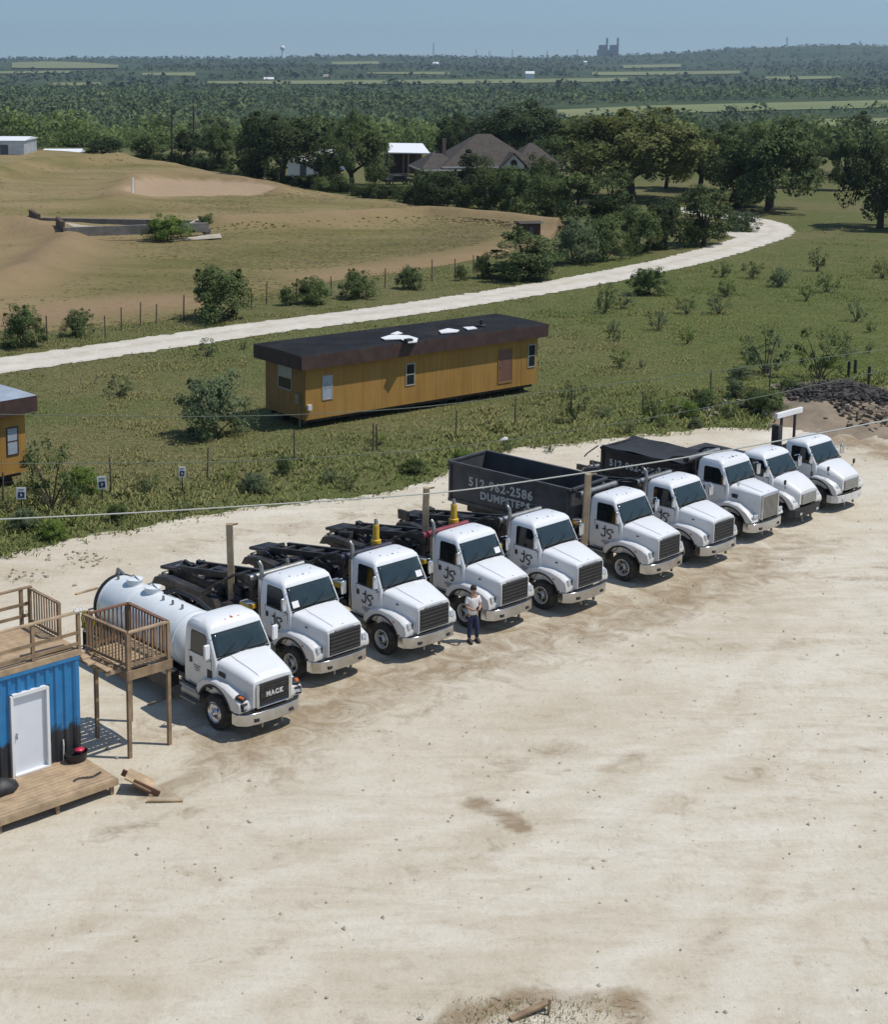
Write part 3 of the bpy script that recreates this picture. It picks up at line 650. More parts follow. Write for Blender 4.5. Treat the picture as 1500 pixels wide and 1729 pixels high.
# first rows of the woodland beyond the tan field: each tree a thing
g = np.random.default_rng(5); placed = []
def clear_of_fields(x, y, r=25):
    return all(np.min((F[:, 0]-x)**2 + ((F[:, 1]-y)*.5)**2) > r*r for F in FIELDS)
fx = np.linspace(0, 1, 2)
for k in range(900):
    if len(placed) >= 130: break
    px = g.uniform(-60, 1560); d = g.uniform(300, 560)
    x = (px-PPX)/FPX*d; y = d
    if px > 700 and px < 950 and d < 330: continue
    if px > 1000 and d < 340: continue
    if any((x-a)**2+(y-b)**2 < 8.5**2 for a, b in placed) or not clear_of_fields(x, y): continue
    placed.append((x, y))
    left = px < 420 and d > 310
    kd = random.choice(['round','oak','oak']); h = random.uniform(5, 8.5) if left else random.uniform(6.5, 10.5)
    lm = random.choice(['leaf_shrub','leaf_grey','leaf_bright','leaf_shrub','leaf_shrub']) if left else random.choice(['leaf_oak','leaf_dark','leaf_shrub','leaf_oak'])
    lab = 'tree in the pale green wood beyond the tan field at the left' if left else 'tree in the dark wood filling the valley behind the house'
    plant('wood_tree', kd, (x, y, float(tz(x, y))-.3), h, h*random.uniform(.85, 1.25), lm, lab, 'tree', 'trees in the pale wood at the left' if left else 'trees in the dark valley wood')

# the valley woodland that reads as one mass
def wood_mass(d0, d1, spacing, per, leaf, hmin, hmax, m, name, label, fill=.72, seed=3, nz=.18, upn=.35):
    g = np.random.default_rng(seed); Q = []; T = []
    d = d0
    pts = []
    while d < d1:
        sp = spacing*(1+.0003*d); xl = (-110-PPX)/FPX*d; xr = (1610-PPX)/FPX*d
        n = int((xr-xl)/sp); xs_ = xl + (np.arange(n)+g.uniform(0, 1, n))*sp; yy = d + g.uniform(-.5, .5, n)*sp
        pts.append(np.stack([xs_, yy], 1)); d += sp
    P = np.concatenate(pts)
    dens = vnoise(P[:, 0], P[:, 1], 1/190., 31)*.7 + vnoise(P[:, 0], P[:, 1], 1/60., 32)*.5
    P = P[dens + g.uniform(-.25, .25, len(P)) < fill - .35]
    keep = np.array([clear_of_fields(x, y, 16+.012*y) for x, y in P]); P = P[keep]
    n = len(P); h = hmin + (hmax-hmin)*g.random(n)**2.2*(1+.6*vnoise(P[:, 0], P[:, 1], 1/45., 36)); tone = np.clip(.42 + .55*vnoise(P[:, 0], P[:, 1], 1/140., 33) + .75*vnoise(P[:, 0]*.35, P[:, 1], 1/130., 34) + nz*g.normal(size=n), 0, 1)
    tone = np.clip(tone + .55*sst(10, -50, P[:, 0])*sst(900, 450, P[:, 1]), 0, 1)
    base = np.stack([P[:, 0], P[:, 1], tz(P[:, 0], P[:, 1])], 1)
    off = ball(n*per, g, .5).reshape(n, per, 3); rad = h[:, None]*g.uniform(.5, .85, n)[:, None]
    C = base[:, None, :] + np.stack([off[..., 0]*rad, off[..., 1]*rad, h[:, None]*(.56 + .42*off[..., 2])], -1)
    S = (leaf*h/8)[:, None].repeat(per, 1)
    Nn = (off*np.array([1, 1, .8]) + .35*g.normal(size=off.shape) + np.array([0, 0, upn])).reshape(-1, 3); Nn /= np.linalg.norm(Nn, axis=1)[:, None]
    V = rand_quads(C.reshape(-1, 3), S.reshape(-1), g, .1, .8, Nn); Nn = Nn[:, None].repeat(4, 1)
    me = quads_mesh(name, V, m, tone.repeat(per), Nn); o = bpy.data.objects.new(name, me); col.objects.link(o)
    tag(o, label, 'woodland', kind='stuff'); return n
wood_mass(330, 520, 7.0, 190, .95, 3.0, 8.5, 'leaf_wood', 'near_woodland', 'light green scrubby woodland just beyond the tan field and house', .95, 2)
wood_mass(520, 850, 8.0, 70, 1.6, 3.0, 9.5, 'leaf_wood', 'valley_woodland', 'mixed light and dark green woodland filling the near valley', .92, 3)
wood_mass(850, 1900, 9.5, 24, 2.7, 2.6, 9.5, 'leaf_mid', 'middle_woodland', 'blue green scrub and woodland across the middle valley', .85, 4, .10, .9)
wood_mass(1900, 6100, 17, 8, 6.0, 3.0, 10, 'leaf_far', 'far_woodland', 'hazy woodland covering the far ridges below the horizon', .95, 6, .07, 1.4)

# grass of the meadow between yard and road, and the verge beyond
g = np.random.default_rng(21); N = 260000
gx = g.uniform(-24, 66, N); gy = 54 + 150*g.random(N)**1.5
pxs = PPX + gx*FPX/(.985*gy + .174*CAMH); keep = (pxs > -40) & (pxs < 1540)
gx, gy = gx[keep], gy[keep]
ye_ = yard_edge(gx); rd = np.min(np.hypot(gx[:, None]-road_c[None, ::2, 0], gy[:, None]-road_c[None, ::2, 1]), 1)
pn_ = vnoise(gx, gy, .08, 41)*.6 + vnoise(gx, gy, .45, 42)*.55
keep = (gy > ye_ - .5 - .8*g.random(len(gx))**4) & (rd > 2.0 + .7*g.random(len(gx))) & (pn_ + g.uniform(-.5, .5, len(gx)) > -.22 + 1.1*sst(115, 200, gy))
fb = np.interp(gx, pb[:, 0], pb[:, 1]); keep &= (gy < fb + 1.5) | (gx > pb[-1, 0])
gx, gy, pn_ = gx[keep], gy[keep], pn_[keep]; n = len(gx)
near = np.exp(-((gy-yard_edge(gx)-3)/6)**2)
hgt = g.uniform(.04, .11, n)*(1 + 1.2*near)*(1+.5*(pn_ > .2)); ang = g.uniform(0, 6.283, n)
lus = np.clip(sst(6, 26, gx)*.6 + near*.75, 0, 1)
tone = np.clip(.66 - .9*vnoise(gx, gy, .07, 51) - .3*pn_ - .36*lus + .14*g.normal(size=n), 0, 1)
V = []; TN = []
for b in range(3):
    a = ang + b*2.1; w = hgt*.2; lr = hgt*g.uniform(.5, 1.5, n); lx = -np.sin(a)*lr; ly = np.cos(a)*lr
    ca, sa = np.cos(a), np.sin(a); ox = g.normal(0, .06, n); oy = g.normal(0, .06, n)
    p0 = np.stack([gx+ox-ca*w, gy+oy-sa*w, np.zeros(n)-.01], 1); p1 = np.stack([gx+ox+ca*w, gy+oy+sa*w, np.zeros(n)-.01], 1)
    p2 = np.stack([gx+ox+lx+ca*w*.35, gy+oy+ly+sa*w*.35, hgt], 1); p3 = np.stack([gx+ox+lx-ca*w*.5, gy+oy+ly-sa*w*.5, hgt*.9], 1)
    V.append(np.stack([p0, p1, p2, p3], 1)); TN.append(tone)
V = np.concatenate(V); me = quads_mesh('meadow_grass', V, 'grass_blade', np.concatenate(TN), np.array([0, 0, 1.0]) + .45*g.normal(size=(len(V), 1, 3)).repeat(4, 1)); o = bpy.data.objects.new('meadow_grass', me); col.objects.link(o)
tag(o, 'rough green and straw coloured grass between yard and white road', 'grass', kind='stuff')
# dry tufts over the tan field
g = np.random.default_rng(29); n = 60000; ii = g.integers(0, FX.shape[0]-1, n); jj = g.integers(0, FX.shape[1]-1, n); u = g.random(n); v_ = g.random(n)
lerp = lambda A_: (A_[ii, jj]*(1-u) + A_[ii+1, jj]*u)*(1-v_) + (A_[ii, jj+1]*(1-u) + A_[ii+1, jj+1]*u)*v_
qx, qy, qz = lerp(FX), lerp(FY), lerp(FZ); kp = (lerp(pad) < .1) & (lerp(bare) < .22) & (vnoise(qx, qy, .1, 61) + g.uniform(-.4, .4, n) > -.1); qx, qy, qz = qx[kp], qy[kp], qz[kp]; n = len(qx)
tn = np.clip(.72 - .5*lerp(gblob)[kp] + .2*g.normal(size=n) - .5*vnoise(qx, qy, .15, 62), .1, 1); a = g.uniform(0, 6.283, n); h = g.uniform(.02, .07, n); w = g.uniform(.08, .3, n)
p0 = np.stack([qx-np.cos(a)*w, qy-np.sin(a)*w, qz-.04], 1); p1 = np.stack([qx+np.cos(a)*w, qy+np.sin(a)*w, qz-.04], 1); L_ = w*g.uniform(.5, 1.2, n); p2 = p1 + np.stack([-np.sin(a)*L_-np.cos(a)*w*.4, np.cos(a)*L_-np.sin(a)*w*.4, h*.5+.02], 1); p3 = p2 - np.stack([np.cos(a)*w, np.sin(a)*w, .2*h], 1); p0[:, 2] += .05; p1[:, 2] += .05
leaf_mat('straw', (.125,.118,.042), (.275,.215,.115), True, .15)
o = bpy.data.objects.new('dry_tufts', quads_mesh('dry_tufts', np.stack([p0, p1, p2, p3], 1), 'straw', tn, (np.array([0, 0, 1.0]) + .3*g.normal(size=(n, 1, 3))).repeat(4, 1))); col.objects.link(o); tag(o, 'dry straw tufts roughening the tan field', 'grass', kind='stuff')
# thin grass in the dirt at the bottom edge
g = np.random.default_rng(23); n = 900; q = np.array([gp(g.normal(900, 75), g.uniform(1690, 1750))[:2] for _ in range(n)]); a = g.uniform(0, 6.283, n); h = g.uniform(.02, .07, n); w = h*.12
p0 = np.stack([q[:, 0]-np.cos(a)*w, q[:, 1]-np.sin(a)*w, np.full(n, .03)], 1); p1 = p0 + np.stack([2*np.cos(a)*w, 2*np.sin(a)*w, 0*w], 1); p2 = p1 + np.stack([g.normal(size=n)*h*.5, g.normal(size=n)*h*.5, h+.03], 1); p3 = p0 + (p2-p1)*.95
o = bpy.data.objects.new('sparse_grass', quads_mesh('sparse_grass', np.stack([p0, p1, p2, p3], 1), 'grass_blade', g.uniform(0, .5, n), np.array([0, 0, 1.0])[None, None].repeat(n, 0).repeat(4, 1))); col.objects.link(o); tag(o, 'thin green grass sprouting from dirt at the bottom edge', 'grass', kind='stuff')
# loose stones on the yard
g = np.random.default_rng(8); N = 2600
sx = g.uniform(-12, 32, N); sy = g.uniform(26, 76, N); pxs = PPX + sx*FPX/(.985*sy + .174*CAMH)
k = (pxs > -20) & (pxs < 1520) & (sy < yard_edge(sx)+.6); sx, sy = sx[k], sy[k]; n = len(sx)
ss_ = .012 + .05*g.random(n)**4 + .02*g.random(n)
ico = np.array([(1,0,0),(-1,0,0),(0,1,0),(0,-1,0),(0,0,1),(0,0,-1)], float); of = np.array([(0,2,4),(2,1,4),(1,3,4),(3,0,4)])
VV = (ico[None]*g.uniform(.6, 1.3, (n, 6, 3)))*ss_[:, None, None]; VV[..., 2] *= .7
VV = VV + np.stack([sx, sy, np.full(n, .055)], 1)[:, None, :]
fs = (of[None] + (np.arange(n)*6)[:, None, None]).reshape(-1, 3)
me = bpy.data.meshes.new('yard_stones'); me.from_pydata(VV.reshape(-1, 3).tolist(), [], fs.tolist()); me.materials.append(M['pebble'])
o = bpy.data.objects.new('yard_stones', me); col.objects.link(o); tag(o, 'loose pale stones scattered over the gravel yard', 'gravel', kind='stuff')
# ------------------------------------------------------------------ trucks  (local +X forward, +Y left, origin under the front axle)
def rrect(x0, x1, hw, r, z, n=5):
    pts = []
    for cx, cy, a0 in ((x1-r, hw-r, 0), (x0+r, hw-r, 90), (x0+r, -hw+r, 180), (x1-r, -hw+r, 270)):
        for k in range(n+1):
            a = R(a0 + 90*k/n); pts.append(Vector((cx + r*math.cos(a), cy + r*math.sin(a), z)))
    return pts
def hsec(x, zb, zt, hw, r, crown=.03, n=5):
    pts = [Vector((x, -hw, zb)), Vector((x, -hw, (zb+zt-r)/2))]
    for s, a0 in ((-1, 180), (1, 90)):
        for k in range(n+1):
            a = R(a0 - 90*k/n); pts.append(Vector((x, s*(hw-r) + r*math.cos(a), zt-r + r*math.sin(a))))
        if s < 0: pts += [Vector((x, y*(hw-r), zt + crown*(1-y*y))) for y in (-.5, 0, .5)]
    pts += [Vector((x, hw, (zb+zt-r)/2)), Vector((x, hw, zb))]
    return pts
_ty = MB().lathe([(.30,-.13),(.33,-.15),(.40,-.155),(.47,-.15),(.515,-.115),(.525,-.05),(.525,.05),(.515,.115),(.47,.15),(.33,.15),(.30,.13)], lambda x, y, h: (x, h, y), 28, False)
TYRE = _ty.mesh('wheel', 'rubber', 50)
RIM = MB().lathe([(.315,-.152),(.298,-.165),(.275,-.15),(.255,-.06),(.20,-.01),(.145,-.02),(.125,-.12),(.075,-.18),(.03,-.185)], lambda x, y, h: (x, h, y), 24, False).mesh('rim', 'rim_steel', 40)
RIMC = MB().lathe([(.315,-.152),(.295,-.165),(.28,-.15),(.265,-.12),(.20,-.10),(.13,-.115),(.11,-.19),(.06,-.225),(.02,-.23)], lambda x, y, h: (x, h, y), 24, False).mesh('rim', 'chrome', 40)
RIMD = MB().lathe([(.315,-.10),(.295,-.11),(.27,.02),(.17,.06),(.12,.06),(.11,-.02),(.05,-.03)], lambda x, y, h: (x, h, y), 20, False).mesh('rim', 'rim_steel', 40)
_hh = MB()
for k in range(8):
    a = k*.7854; _hh.lathe([(.046,-.05),(.046,.0)], lambda x, y, h, a=a: (x+.205*math.cos(a), h, y+.205*math.sin(a)), 8)
for k in range(10):
    a = k*.6283+.3; _hh.lathe([(.013,-.06),(.013,-.02)], lambda x, y, h, a=a: (x+.16*math.cos(a), h, y+.16*math.sin(a)), 6)
_hh.lathe([(.085,-.180),(.07,-.192),(.03,-.198)], lambda x, y, h: (x, h, y), 10)
HOLES = _hh.mesh('hand_holes', 'black_plastic')
def wheel(root, x, y, side, rim=RIM, holes=True, steer=0):
    w = share('wheel', TYRE, root, (x, y, .525), (0, random.uniform(0, 6), (0 if side < 0 else math.pi) + steer))
    share('rim', rim, w)
    if holes: share('hand_holes', HOLES, w)

CAB = {
 'sd':   dict(rings=[(.98,-1.62,-.12,1.0,.05),(1.35,-1.62,-.10,1.03,.06),(2.05,-1.62,-.14,1.03,.07),(2.74,-1.60,-.50,.985,.08),(2.83,-1.59,-.52,.965,.10),(2.92,-1.54,-.60,.90,.16),(2.985,-1.40,-.80,.72,.22)],
              hood=[(-.15,2.08,.97,.16),(.2,2.04,.92,.18),(.7,1.94,.82,.18),(1.05,1.85,.73,.13),(1.2,1.79,.69,.07)], gz=(1.0,1.70), ghw=.64, ws=(2.11,2.76)),
 'mack': dict(rings=[(.98,-1.62,-.05,1.0,.05),(1.35,-1.62,-.04,1.03,.08),(2.0,-1.62,-.08,1.03,.09),(2.66,-1.60,-.46,.98,.10),(2.78,-1.58,-.48,.96,.14),(2.90,-1.52,-.58,.88,.2),(2.985,-1.36,-.82,.66,.25)],
              hood=[(-.1,2.04,.97,.2),(.25,2.0,.92,.24),(.75,1.90,.83,.22),(1.1,1.80,.76,.18),(1.26,1.70,.70,.10)], gz=(.98,1.62), ghw=.52, ws=(2.07,2.68)),
 'tall': dict(rings=[(.98,-1.62,-.12,1.0,.05),(1.35,-1.62,-.10,1.03,.07),(2.13,-1.62,-.14,1.03,.08),(2.78,-1.60,-.44,.985,.09),(2.9,-1.58,-.46,.965,.12),(3.02,-1.52,-.56,.9,.18),(3.09,-1.36,-.82,.7,.25)],
              hood=[(-.15,2.14,.94,.2),(.3,2.10,.82,.2),(.7,2.02,.76,.15),(1.0,1.96,.69,.12),(1.12,1.92,.66,.07)], gz=(.92,1.82), ghw=.56, ws=(2.17,2.78)),
 'm2':   dict(rings=[(.9,-1.62,-.05,.99,.05),(1.3,-1.62,-.02,1.02,.08),(1.92,-1.62,-.08,1.02,.08),(2.58,-1.60,-.52,.965,.09),(2.68,-1.58,-.55,.94,.13),(2.78,-1.50,-.66,.85,.2),(2.84,-1.36,-.86,.66,.25)],
              hood=[(-.1,1.94,.96,.24),(.25,1.88,.92,.28),(.6,1.74,.83,.28),(.86,1.58,.74,.24),(1.0,1.46,.68,.16)], gz=(.92,1.34), ghw=.54, ws=(1.97,2.60))}
def logo(root, x, z, y):
    """black curl logo with small grey lines below on a door"""
    mb = MB()
    def stroke(pts, w):
        for i in range(len(pts)-1):
            (a, b), (c, d) = pts[i], pts[i+1]; mb.bar((x+a, y, z+b), (x+c, y, z+d), .008, w, up=(0, 0, 1) if abs(c-a) > abs(d-b) else (1, 0, 0))
    arc = lambda cx, cz, r, a0, a1, n=9: [(cx + r*math.cos(R(a0+(a1-a0)*k/n)), cz + r*math.sin(R(a0+(a1-a0)*k/n))) for k in range(n+1)]
    stroke([(-.20,.17),(-.06,.17)], .05); stroke([(-.07,.30)] + [(-.07,-.02)] + arc(-.16,-.03,.09,0,-170), .048)
    stroke(arc(.10,.10,.085,70,270) + arc(.10,-.07,.085,90,-110), .048); stroke([(.12,.18),(.24,.21)], .04)
    stroke([(.20,.20),(.30,.13),(.20,.08)], .035)
    mb.build('door_logo', 'logo_black', root)
    m2 = MB()
    for k, (a, b) in enumerate(((-.2,.2),(-.24,.24),(-.13,.13))):
        u = a
        while u < b:
            w = random.uniform(.02, .07); m2.box((x+u+w/2, y, z-.27-.055*k), (w*.8, .006, .024)); u += w
    tag(m2.build('door_lettering', 'logo_grey', root), kind='stuff')
def truck(name, label, P, a, kind, bed, roller='dull_steel', paint='white_paint', rim=RIM, bump='chrome', exhaust=True, group=None, mast=2.75, sticker=None):
    root = empty(name, Vector((P.x - math.sin(a)*1.06, P.y + math.cos(a)*1.06, .035)), a, label, 'truck', group)
    K = CAB[kind]; rg = K['rings']
    def yside(z): return np.interp(z, [r[0] for r in rg], [r[3] for r in rg])
    def xfront(z): return np.interp(z, [r[0] for r in rg], [r[2] for r in rg])
    cabm = MB(); cabm.loft([rrect(x0, x1, hw, r, z) for z, x0, x1, hw, r in rg]); cab = cabm.build('cab', paint, root, 32)
    # windscreen on the slanted front
    z0, z1 = K['ws']; w = MB(); rr = []
    for k in range(6):
        z = z0 + (z1-z0)*k/5; hw = np.interp(z, (z0, z1), (yside(z0)-.07, yside(z1)-.085)); rr.append([Vector((xfront(z) + .014 - .012*abs(y)**8, y*hw, z)) for y in np.linspace(-1, 1, 13)])
    w.grid(rr); ws = w.build('windscreen', 'windscreen_glass', root, 60); sd = ws.modifiers.new('thick', 'SOLIDIFY'); sd.thickness = .012
    for y in (-.42, .22):
        MB().bar((xfront(z0)+.05, y-.25, z0+.0), (xfront(z0+.26)+.035, y+.25, z0+.26), .015, .02).build('wiper', 'black_plastic', root)
    if sticker: MB().prism([(-.13,-.09),(.13,-.09),(.13,.09),(-.13,.09)], lambda u, v, w_: (xfront(z0+.16+v)+.018+w_, sticker*(yside(z0)-.30)+u, z0+.16+v), 0, .006).build('windscreen_paper', 'frame_white', root)
    fr = MB()
    fr.bar((xfront(z0-.03)+.02, -.94, z0-.03), (xfront(z0-.03)+.02, .94, z0-.03), .03, .05); fr.build('windscreen_gasket', 'black_plastic', root)
    for s in (-1, 1):
        sw = [(-1.26,z0-.04),(-.36,z0-.04),(-.33,z0+.02),(-.58,z1-.10),(-.66,z1-.06),(-1.22,z1-.06),(-1.27,z1-.12)]
        for u0, nm, mm, grow, off in ((0, 'window_gasket', 'black_plastic', .035, .004), (1, 'side_window', 'cab_glass', 0, .012)):
            cx = sum(p[0] for p in sw)/7; cz = sum(p[1] for p in sw)/7
            pl = [(cx+(px-cx)*(1+grow*1.6), cz+(pz-cz)*(1+grow*2)) for px, pz in sw]
            MB().prism(pl, lambda u, v, w_, s=s, off=off: (u, s*(yside(v)+w_), v), -.03, off).build(nm, mm, root)
        d = MB().prism([(-1.34,1.04),(-.42,1.04),(-.28,1.25),(-.28,z0-.09),(-1.34,z0-.09)], lambda u, v, w_, s=s: (u, s*(yside(v)+w_), v), -.02, .014).build('door', paint, root, bevel=.008)
        MB().prism([(-1.365,1.015),(-.405,1.015),(-.255,1.235),(-.255,z0-.07),(-1.365,z0-.07)], lambda u, v, w_, s=s: (u, s*(yside(v)+w_), v), -.02, .005).build('door_gap', 'black_plastic', d)
        MB().box((-1.24, s*1.05, z0-.33), (.10, .03, .16)).build('handle', 'black_plastic', d)
        mm = MB(); mm.tube([(-.30, s*.98, z1-.1), (-.22, s*1.2, z1-.08), (-.20, s*1.24, z1-.2)], .014, 6); mm.tube([(-.30, s*.99, z0-.12), (-.20, s*1.24, z0-.06)], .012, 6)
        mir = MB().box((-.20, s*1.24, z1-.38), (.10, .19, .44)).build('mirror', 'chrome' if kind != 'mack' else paint, root, 30, bevel=.03); mm.build('mirror_arm', 'chrome', mir)
        MB().box((-.256, s*1.24, z1-.38), (.008, .16, .40)).build('mirror_glass', 'cab_glass', mir)
    # hood
    hd = MB(); hd.loft([hsec(x, .95, zt, hw, r) for x, zt, hw, r in K['hood']]); hood = hd.build('hood', paint, root, 35)
    hx = K['hood'][-1][0]; hzt = K['hood'][-1][1]; hhw = K['hood'][-1][2]
    MB().lathe([(.05,0),(.055,.025),(.02,.035)], lambda x, y, h: (hx-.12+x, y*1.2, hzt+.045+h), 10).build('hood_emblem', 'emblem_gold' if kind == 'mack' else 'black_plastic', hood)
    if kind in ('sd', 'mack', 'tall'):
        bl = MB(); bl.loft([[Vector((x, y*(1 if e else .93), zt+.005+e*.035)) for y, e in ((-hw*.62,0),(-hw*.55,1),(0,1.3),(hw*.55,1),(hw*.62,0))] for x, zt, hw, r in [(K['hood'][0][0]+.05, K['hood'][0][1]-.01, K['hood'][0][2]*.9, 0)] + K['hood'][1:-1] + [(K['hood'][-1][0]-.06, K['hood'][-1][1]+.01, K['hood'][-1][2]*.95, 0)]]); bl.build('hood_bulge', paint, hood, 25)
    gp_ = MB(); gp_.loft([[Vector(p)*1.0 for p in hsec(x, .96, K['hood'][0][1]+.008, K['hood'][0][2]+.008, K['hood'][0][3])] for x in (-.155, -.125)], False); gp_.build('hood_gap', 'black_plastic', hood)
    if kind == 'sd':
        for s in (-1, 1): MB().bar((-.02, s*1.0, 1.46), (-.22, s*1.045, 1.26), .03, .07).build('hood_latch', 'black_plastic', hood)
        MB().box((.45, -.885, 1.76), (.10, .02, .035)).build('hood_vent', 'black_plastic', hood)
    if kind == 'mack':
        for s in (-1, 1): MB().box((.12, s*.945, 1.66), (.32, .03, .15), ry=R(6)).build('hood_vent', 'black_plastic', hood, bevel=.015)
        MB().box((-.34, -1.04, 1.40), (.22, .02, .55)).build('door_panel_patch', 'black_plastic', root)
    if kind == 'tall':
        for s in (-1, 1):
            MB().box((.06, s*.90, 1.74), (.34, .02, .16), ry=R(4)).build('hood_vent', 'black_plastic', hood); MB().tube([(.25, s*.84, 2.02), (.28, s*.93, 2.2)], .012, 6).build('hood_mirror_arm', 'chrome', hood); MB().box((.28, s*.95, 2.3), (.05, .16, .2)).build('hood_mirror', 'chrome', hood, bevel=.02)
    if kind == 'm2':
        for s in (-1, 1):
            fm = MB().box((.5, s*1.02, 1.86), (.06, .15, .2)).build('fender_mirror', 'black_plastic', root, bevel=.03); MB().tube([(.42, s*.86, 1.52), (.5, s*1.02, 1.76)], .012, 6).build('mirror_arm', 'black_plastic', fm)
    # fenders with wheel arch
    top = {'sd': [(-.90,.92),(-.84,1.2),(-.55,1.44),(-.1,1.55),(.4,1.52),(.8,1.42),(1.06,1.28),(1.12,1.06),(1.10,.90),(.84,.86)],
           'mack': [(-.90,.96),(-.82,1.22),(-.5,1.43),(0,1.51),(.45,1.46),(.9,1.30),(1.16,1.16),(1.2,.98),(1.16,.86),(.84,.82)],
           'tall': [(-.90,.92),(-.84,1.22),(-.5,1.46),(-.05,1.54),(.4,1.48),(.78,1.26),(.95,1.08),(1.06,.98),(1.08,.86),(.84,.80)],
           'm2': [(-.90,.82),(-.84,1.12),(-.5,1.40),(0,1.50),(.45,1.42),(.78,1.26),(.95,1.04),(.98,.86),(.95,.80),(.84,.78)]}[kind]
    arch = [(.80*math.cos(R(t_)), .54 + .78*math.sin(R(t_))) for t_ in range(26, 158, 8)]
    wdt = 1.13 if kind != 'm2' else 1.10
    for s in (-1, 1):
        fm = MB(); n = len(top)
        secs = []
        for wy, k in ((.60, 1.0), (wdt-.16, 1.0), (wdt-.05, .975), (wdt, .92)):
            secs.append([Vector((x*(1 if wy < wdt-.1 else .995), s*wy, .52 + (z-.52)*k if z > .95 else z)) for x, z in top] + [Vector((x, s*wy, z)) for x, z in arch])
        fm.loft(secs); fe = fm.build('fender', paint, root, 40)
        ar = MB(); arcs = [(.825*math.cos(R(t_)), .54 + .805*math.sin(R(t_))) for t_ in range(22, 162, 8)]
        ar.prism(arcs + [(.765*math.cos(R(t_)), .54 + .745*math.sin(R(t_))) for t_ in range(158, 18, -8)], lambda u, v, w_, s=s: (u, s*w_, v), .55, wdt+.012); ar.build('arch_flare', 'black_plastic', fe)
        MB().box((.0, s*.58, .95), (1.3, .05, .9)).build('inner_arch', 'black_plastic', root)
        if kind == 'sd':
            hl = MB().box((1.03, s*.90, 1.20), (.14, .30, .20), rz=-s*R(18), ry=R(-14)).build('headlight', 'lamp_lens', root, bevel=.03); MB().box((1.10, s*.82, 1.20), (.03, .03, .2)).build('headlight_divider', 'black_plastic', hl)
            MB().box((.55, s*1.135, 1.25), (.08, .012, .05)).build('marker_lamp', 'amber_lens', root)
        elif kind == 'mack':
            h = MB().box((1.12, s*.92, 1.02), (.16, .36, .22), rz=-s*R(22)).build('headlight_housing', 'black_plastic', root, bevel=.03); MB().box((1.2, s*.93, 1.02), (.03, .2, .10), rz=-s*R(22)).build('headlight', 'lamp_lens', h, bevel=.01)
            MB().box((1.04, s*.98, 1.25), (.28, .22, .10), rz=-s*R(22), ry=R(14)).build('turn_lamp', 'black_plastic', root, bevel=.03); MB().box((1.10, s*1.01, 1.275), (.14, .10, .07), rz=-s*R(22), ry=R(14)).build('turn_lens', 'amber_lens', root)
        elif kind == 'm2':
            MB().lathe([(.16,-.06),(.17,.02),(.12,.06),(.03,.08)], lambda x, y, h, s=s: (.86 + h, s*(.86 + y*.95*s), 1.06 + x*.75 + h*.2), 14).build('headlight', 'lamp_lens', root, 40)
        else:
            MB().box((1.06, s*.88, 1.08), (.08, .30, .16)).build('headlight', 'lamp_lens', root, bevel=.03)
        wheel(root, 0, s*.985, s, rim, rim is not RIMC, steer=0)
    # grille
    ga, gb = K['gz']; gw = K['ghw']
    gr = MB().box((hx+.012, 0, (ga+gb)/2), (.06, gw*2, gb-ga)).build('grille', 'black_plastic', root, bevel=.02)
    if kind == 'sd':
        for k in range(6): MB().box((hx+.05, 0, ga+.05+(gb-ga-.1)*k/5), (.03, gw*1.96, .035), ry=R(20)).build('grille_slat', 'black_plastic', gr)
        MB().box((hx+.02, 0, gb+.03), (.06, gw*1.2, .05)).build('grille_badge', 'emblem_gold', gr, bevel=.01)
        for s in (-1, 1): MB().box((hx+.02, s*(gw+.025), (ga+gb)/2), (.05, .03, gb-ga)).build('grille_trim', paint, gr)
    elif kind == 'mack':
        for k in range(7): MB().box((hx+.045, 0, ga+.05+(gb-ga-.1)*k/6), (.02, gw*1.9, .025)).build('grille_slat', 'black_steel', gr)
        MB().box((hx+.055, 0, ga+.30), (.03, gw*2.0, .15)).build('name_bar', 'black_plastic', gr)
        share('lettering', text_mesh('MACK', .19, 'white_letter', .006, .010, 1.25), gr, (hx+.078, 0, ga+.30), (R(90), 0, R(90)))
        for s in (-1, 1): MB().box((hx+.02, s*(gw+.05), (ga+gb)/2-.02), (.09, .09, gb-ga+.06)).build('grille_trim', 'chrome', gr, bevel=.02)
        MB().box((hx+.02, 0, ga-.04), (.09, gw*2+.18, .048)).build('grille_trim', 'chrome', gr, bevel=.02)
    elif kind == 'tall':
        gr.data.materials[0] = M['dull_steel']
        for k in range(13): MB().box((hx+.05, -gw+.05+(gw*2-.1)*k/12, (ga+gb)/2), (.03, .02, gb-ga-.06)).build('grille_slat', 'chrome', gr)
        for s in (-1, 1): MB().box((hx+.03, s*(gw+.01), (ga+gb)/2), (.08, .06, gb-ga+.04)).build('grille_trim', 'chrome', gr, bevel=.015)
        MB().box((hx+.03, 0, gb+.04), (.08, gw*2+.10, .08)).build('grille_trim', 'chrome', gr, bevel=.02)
    else:
        gr.data.materials[0] = M['dull_steel']
        for k in range(5): MB().box((hx+.045, 0, ga+.05+(gb-ga-.1)*k/4), (.02, gw*1.9, .022)).build('grille_slat', 'chrome', gr)
        MB().box((hx+.03, 0, gb+.015), (.06, gw*2.04, .04)).build('grille_trim', 'chrome', gr, bevel=.01)
    # bumper, swept back at the ends
    fx_ = hx+.09
    bz = {'sd': (.50,.86), 'mack': (.46,.80), 'tall': (.44,.80), 'm2': (.44,.76)}[kind]
    path = [(fx_-.52,-1.15),(fx_-.30,-1.14),(fx_-.10,-.93),(fx_-.03,-.60),(fx_,0)]
    outer = path + [(x, -y) for x, y in path[-2::-1]]; inner = [(x-.07 if abs(y) < 1.1 else x, y*(.95 if abs(y) > 1.1 else .97)) for x, y in outer]
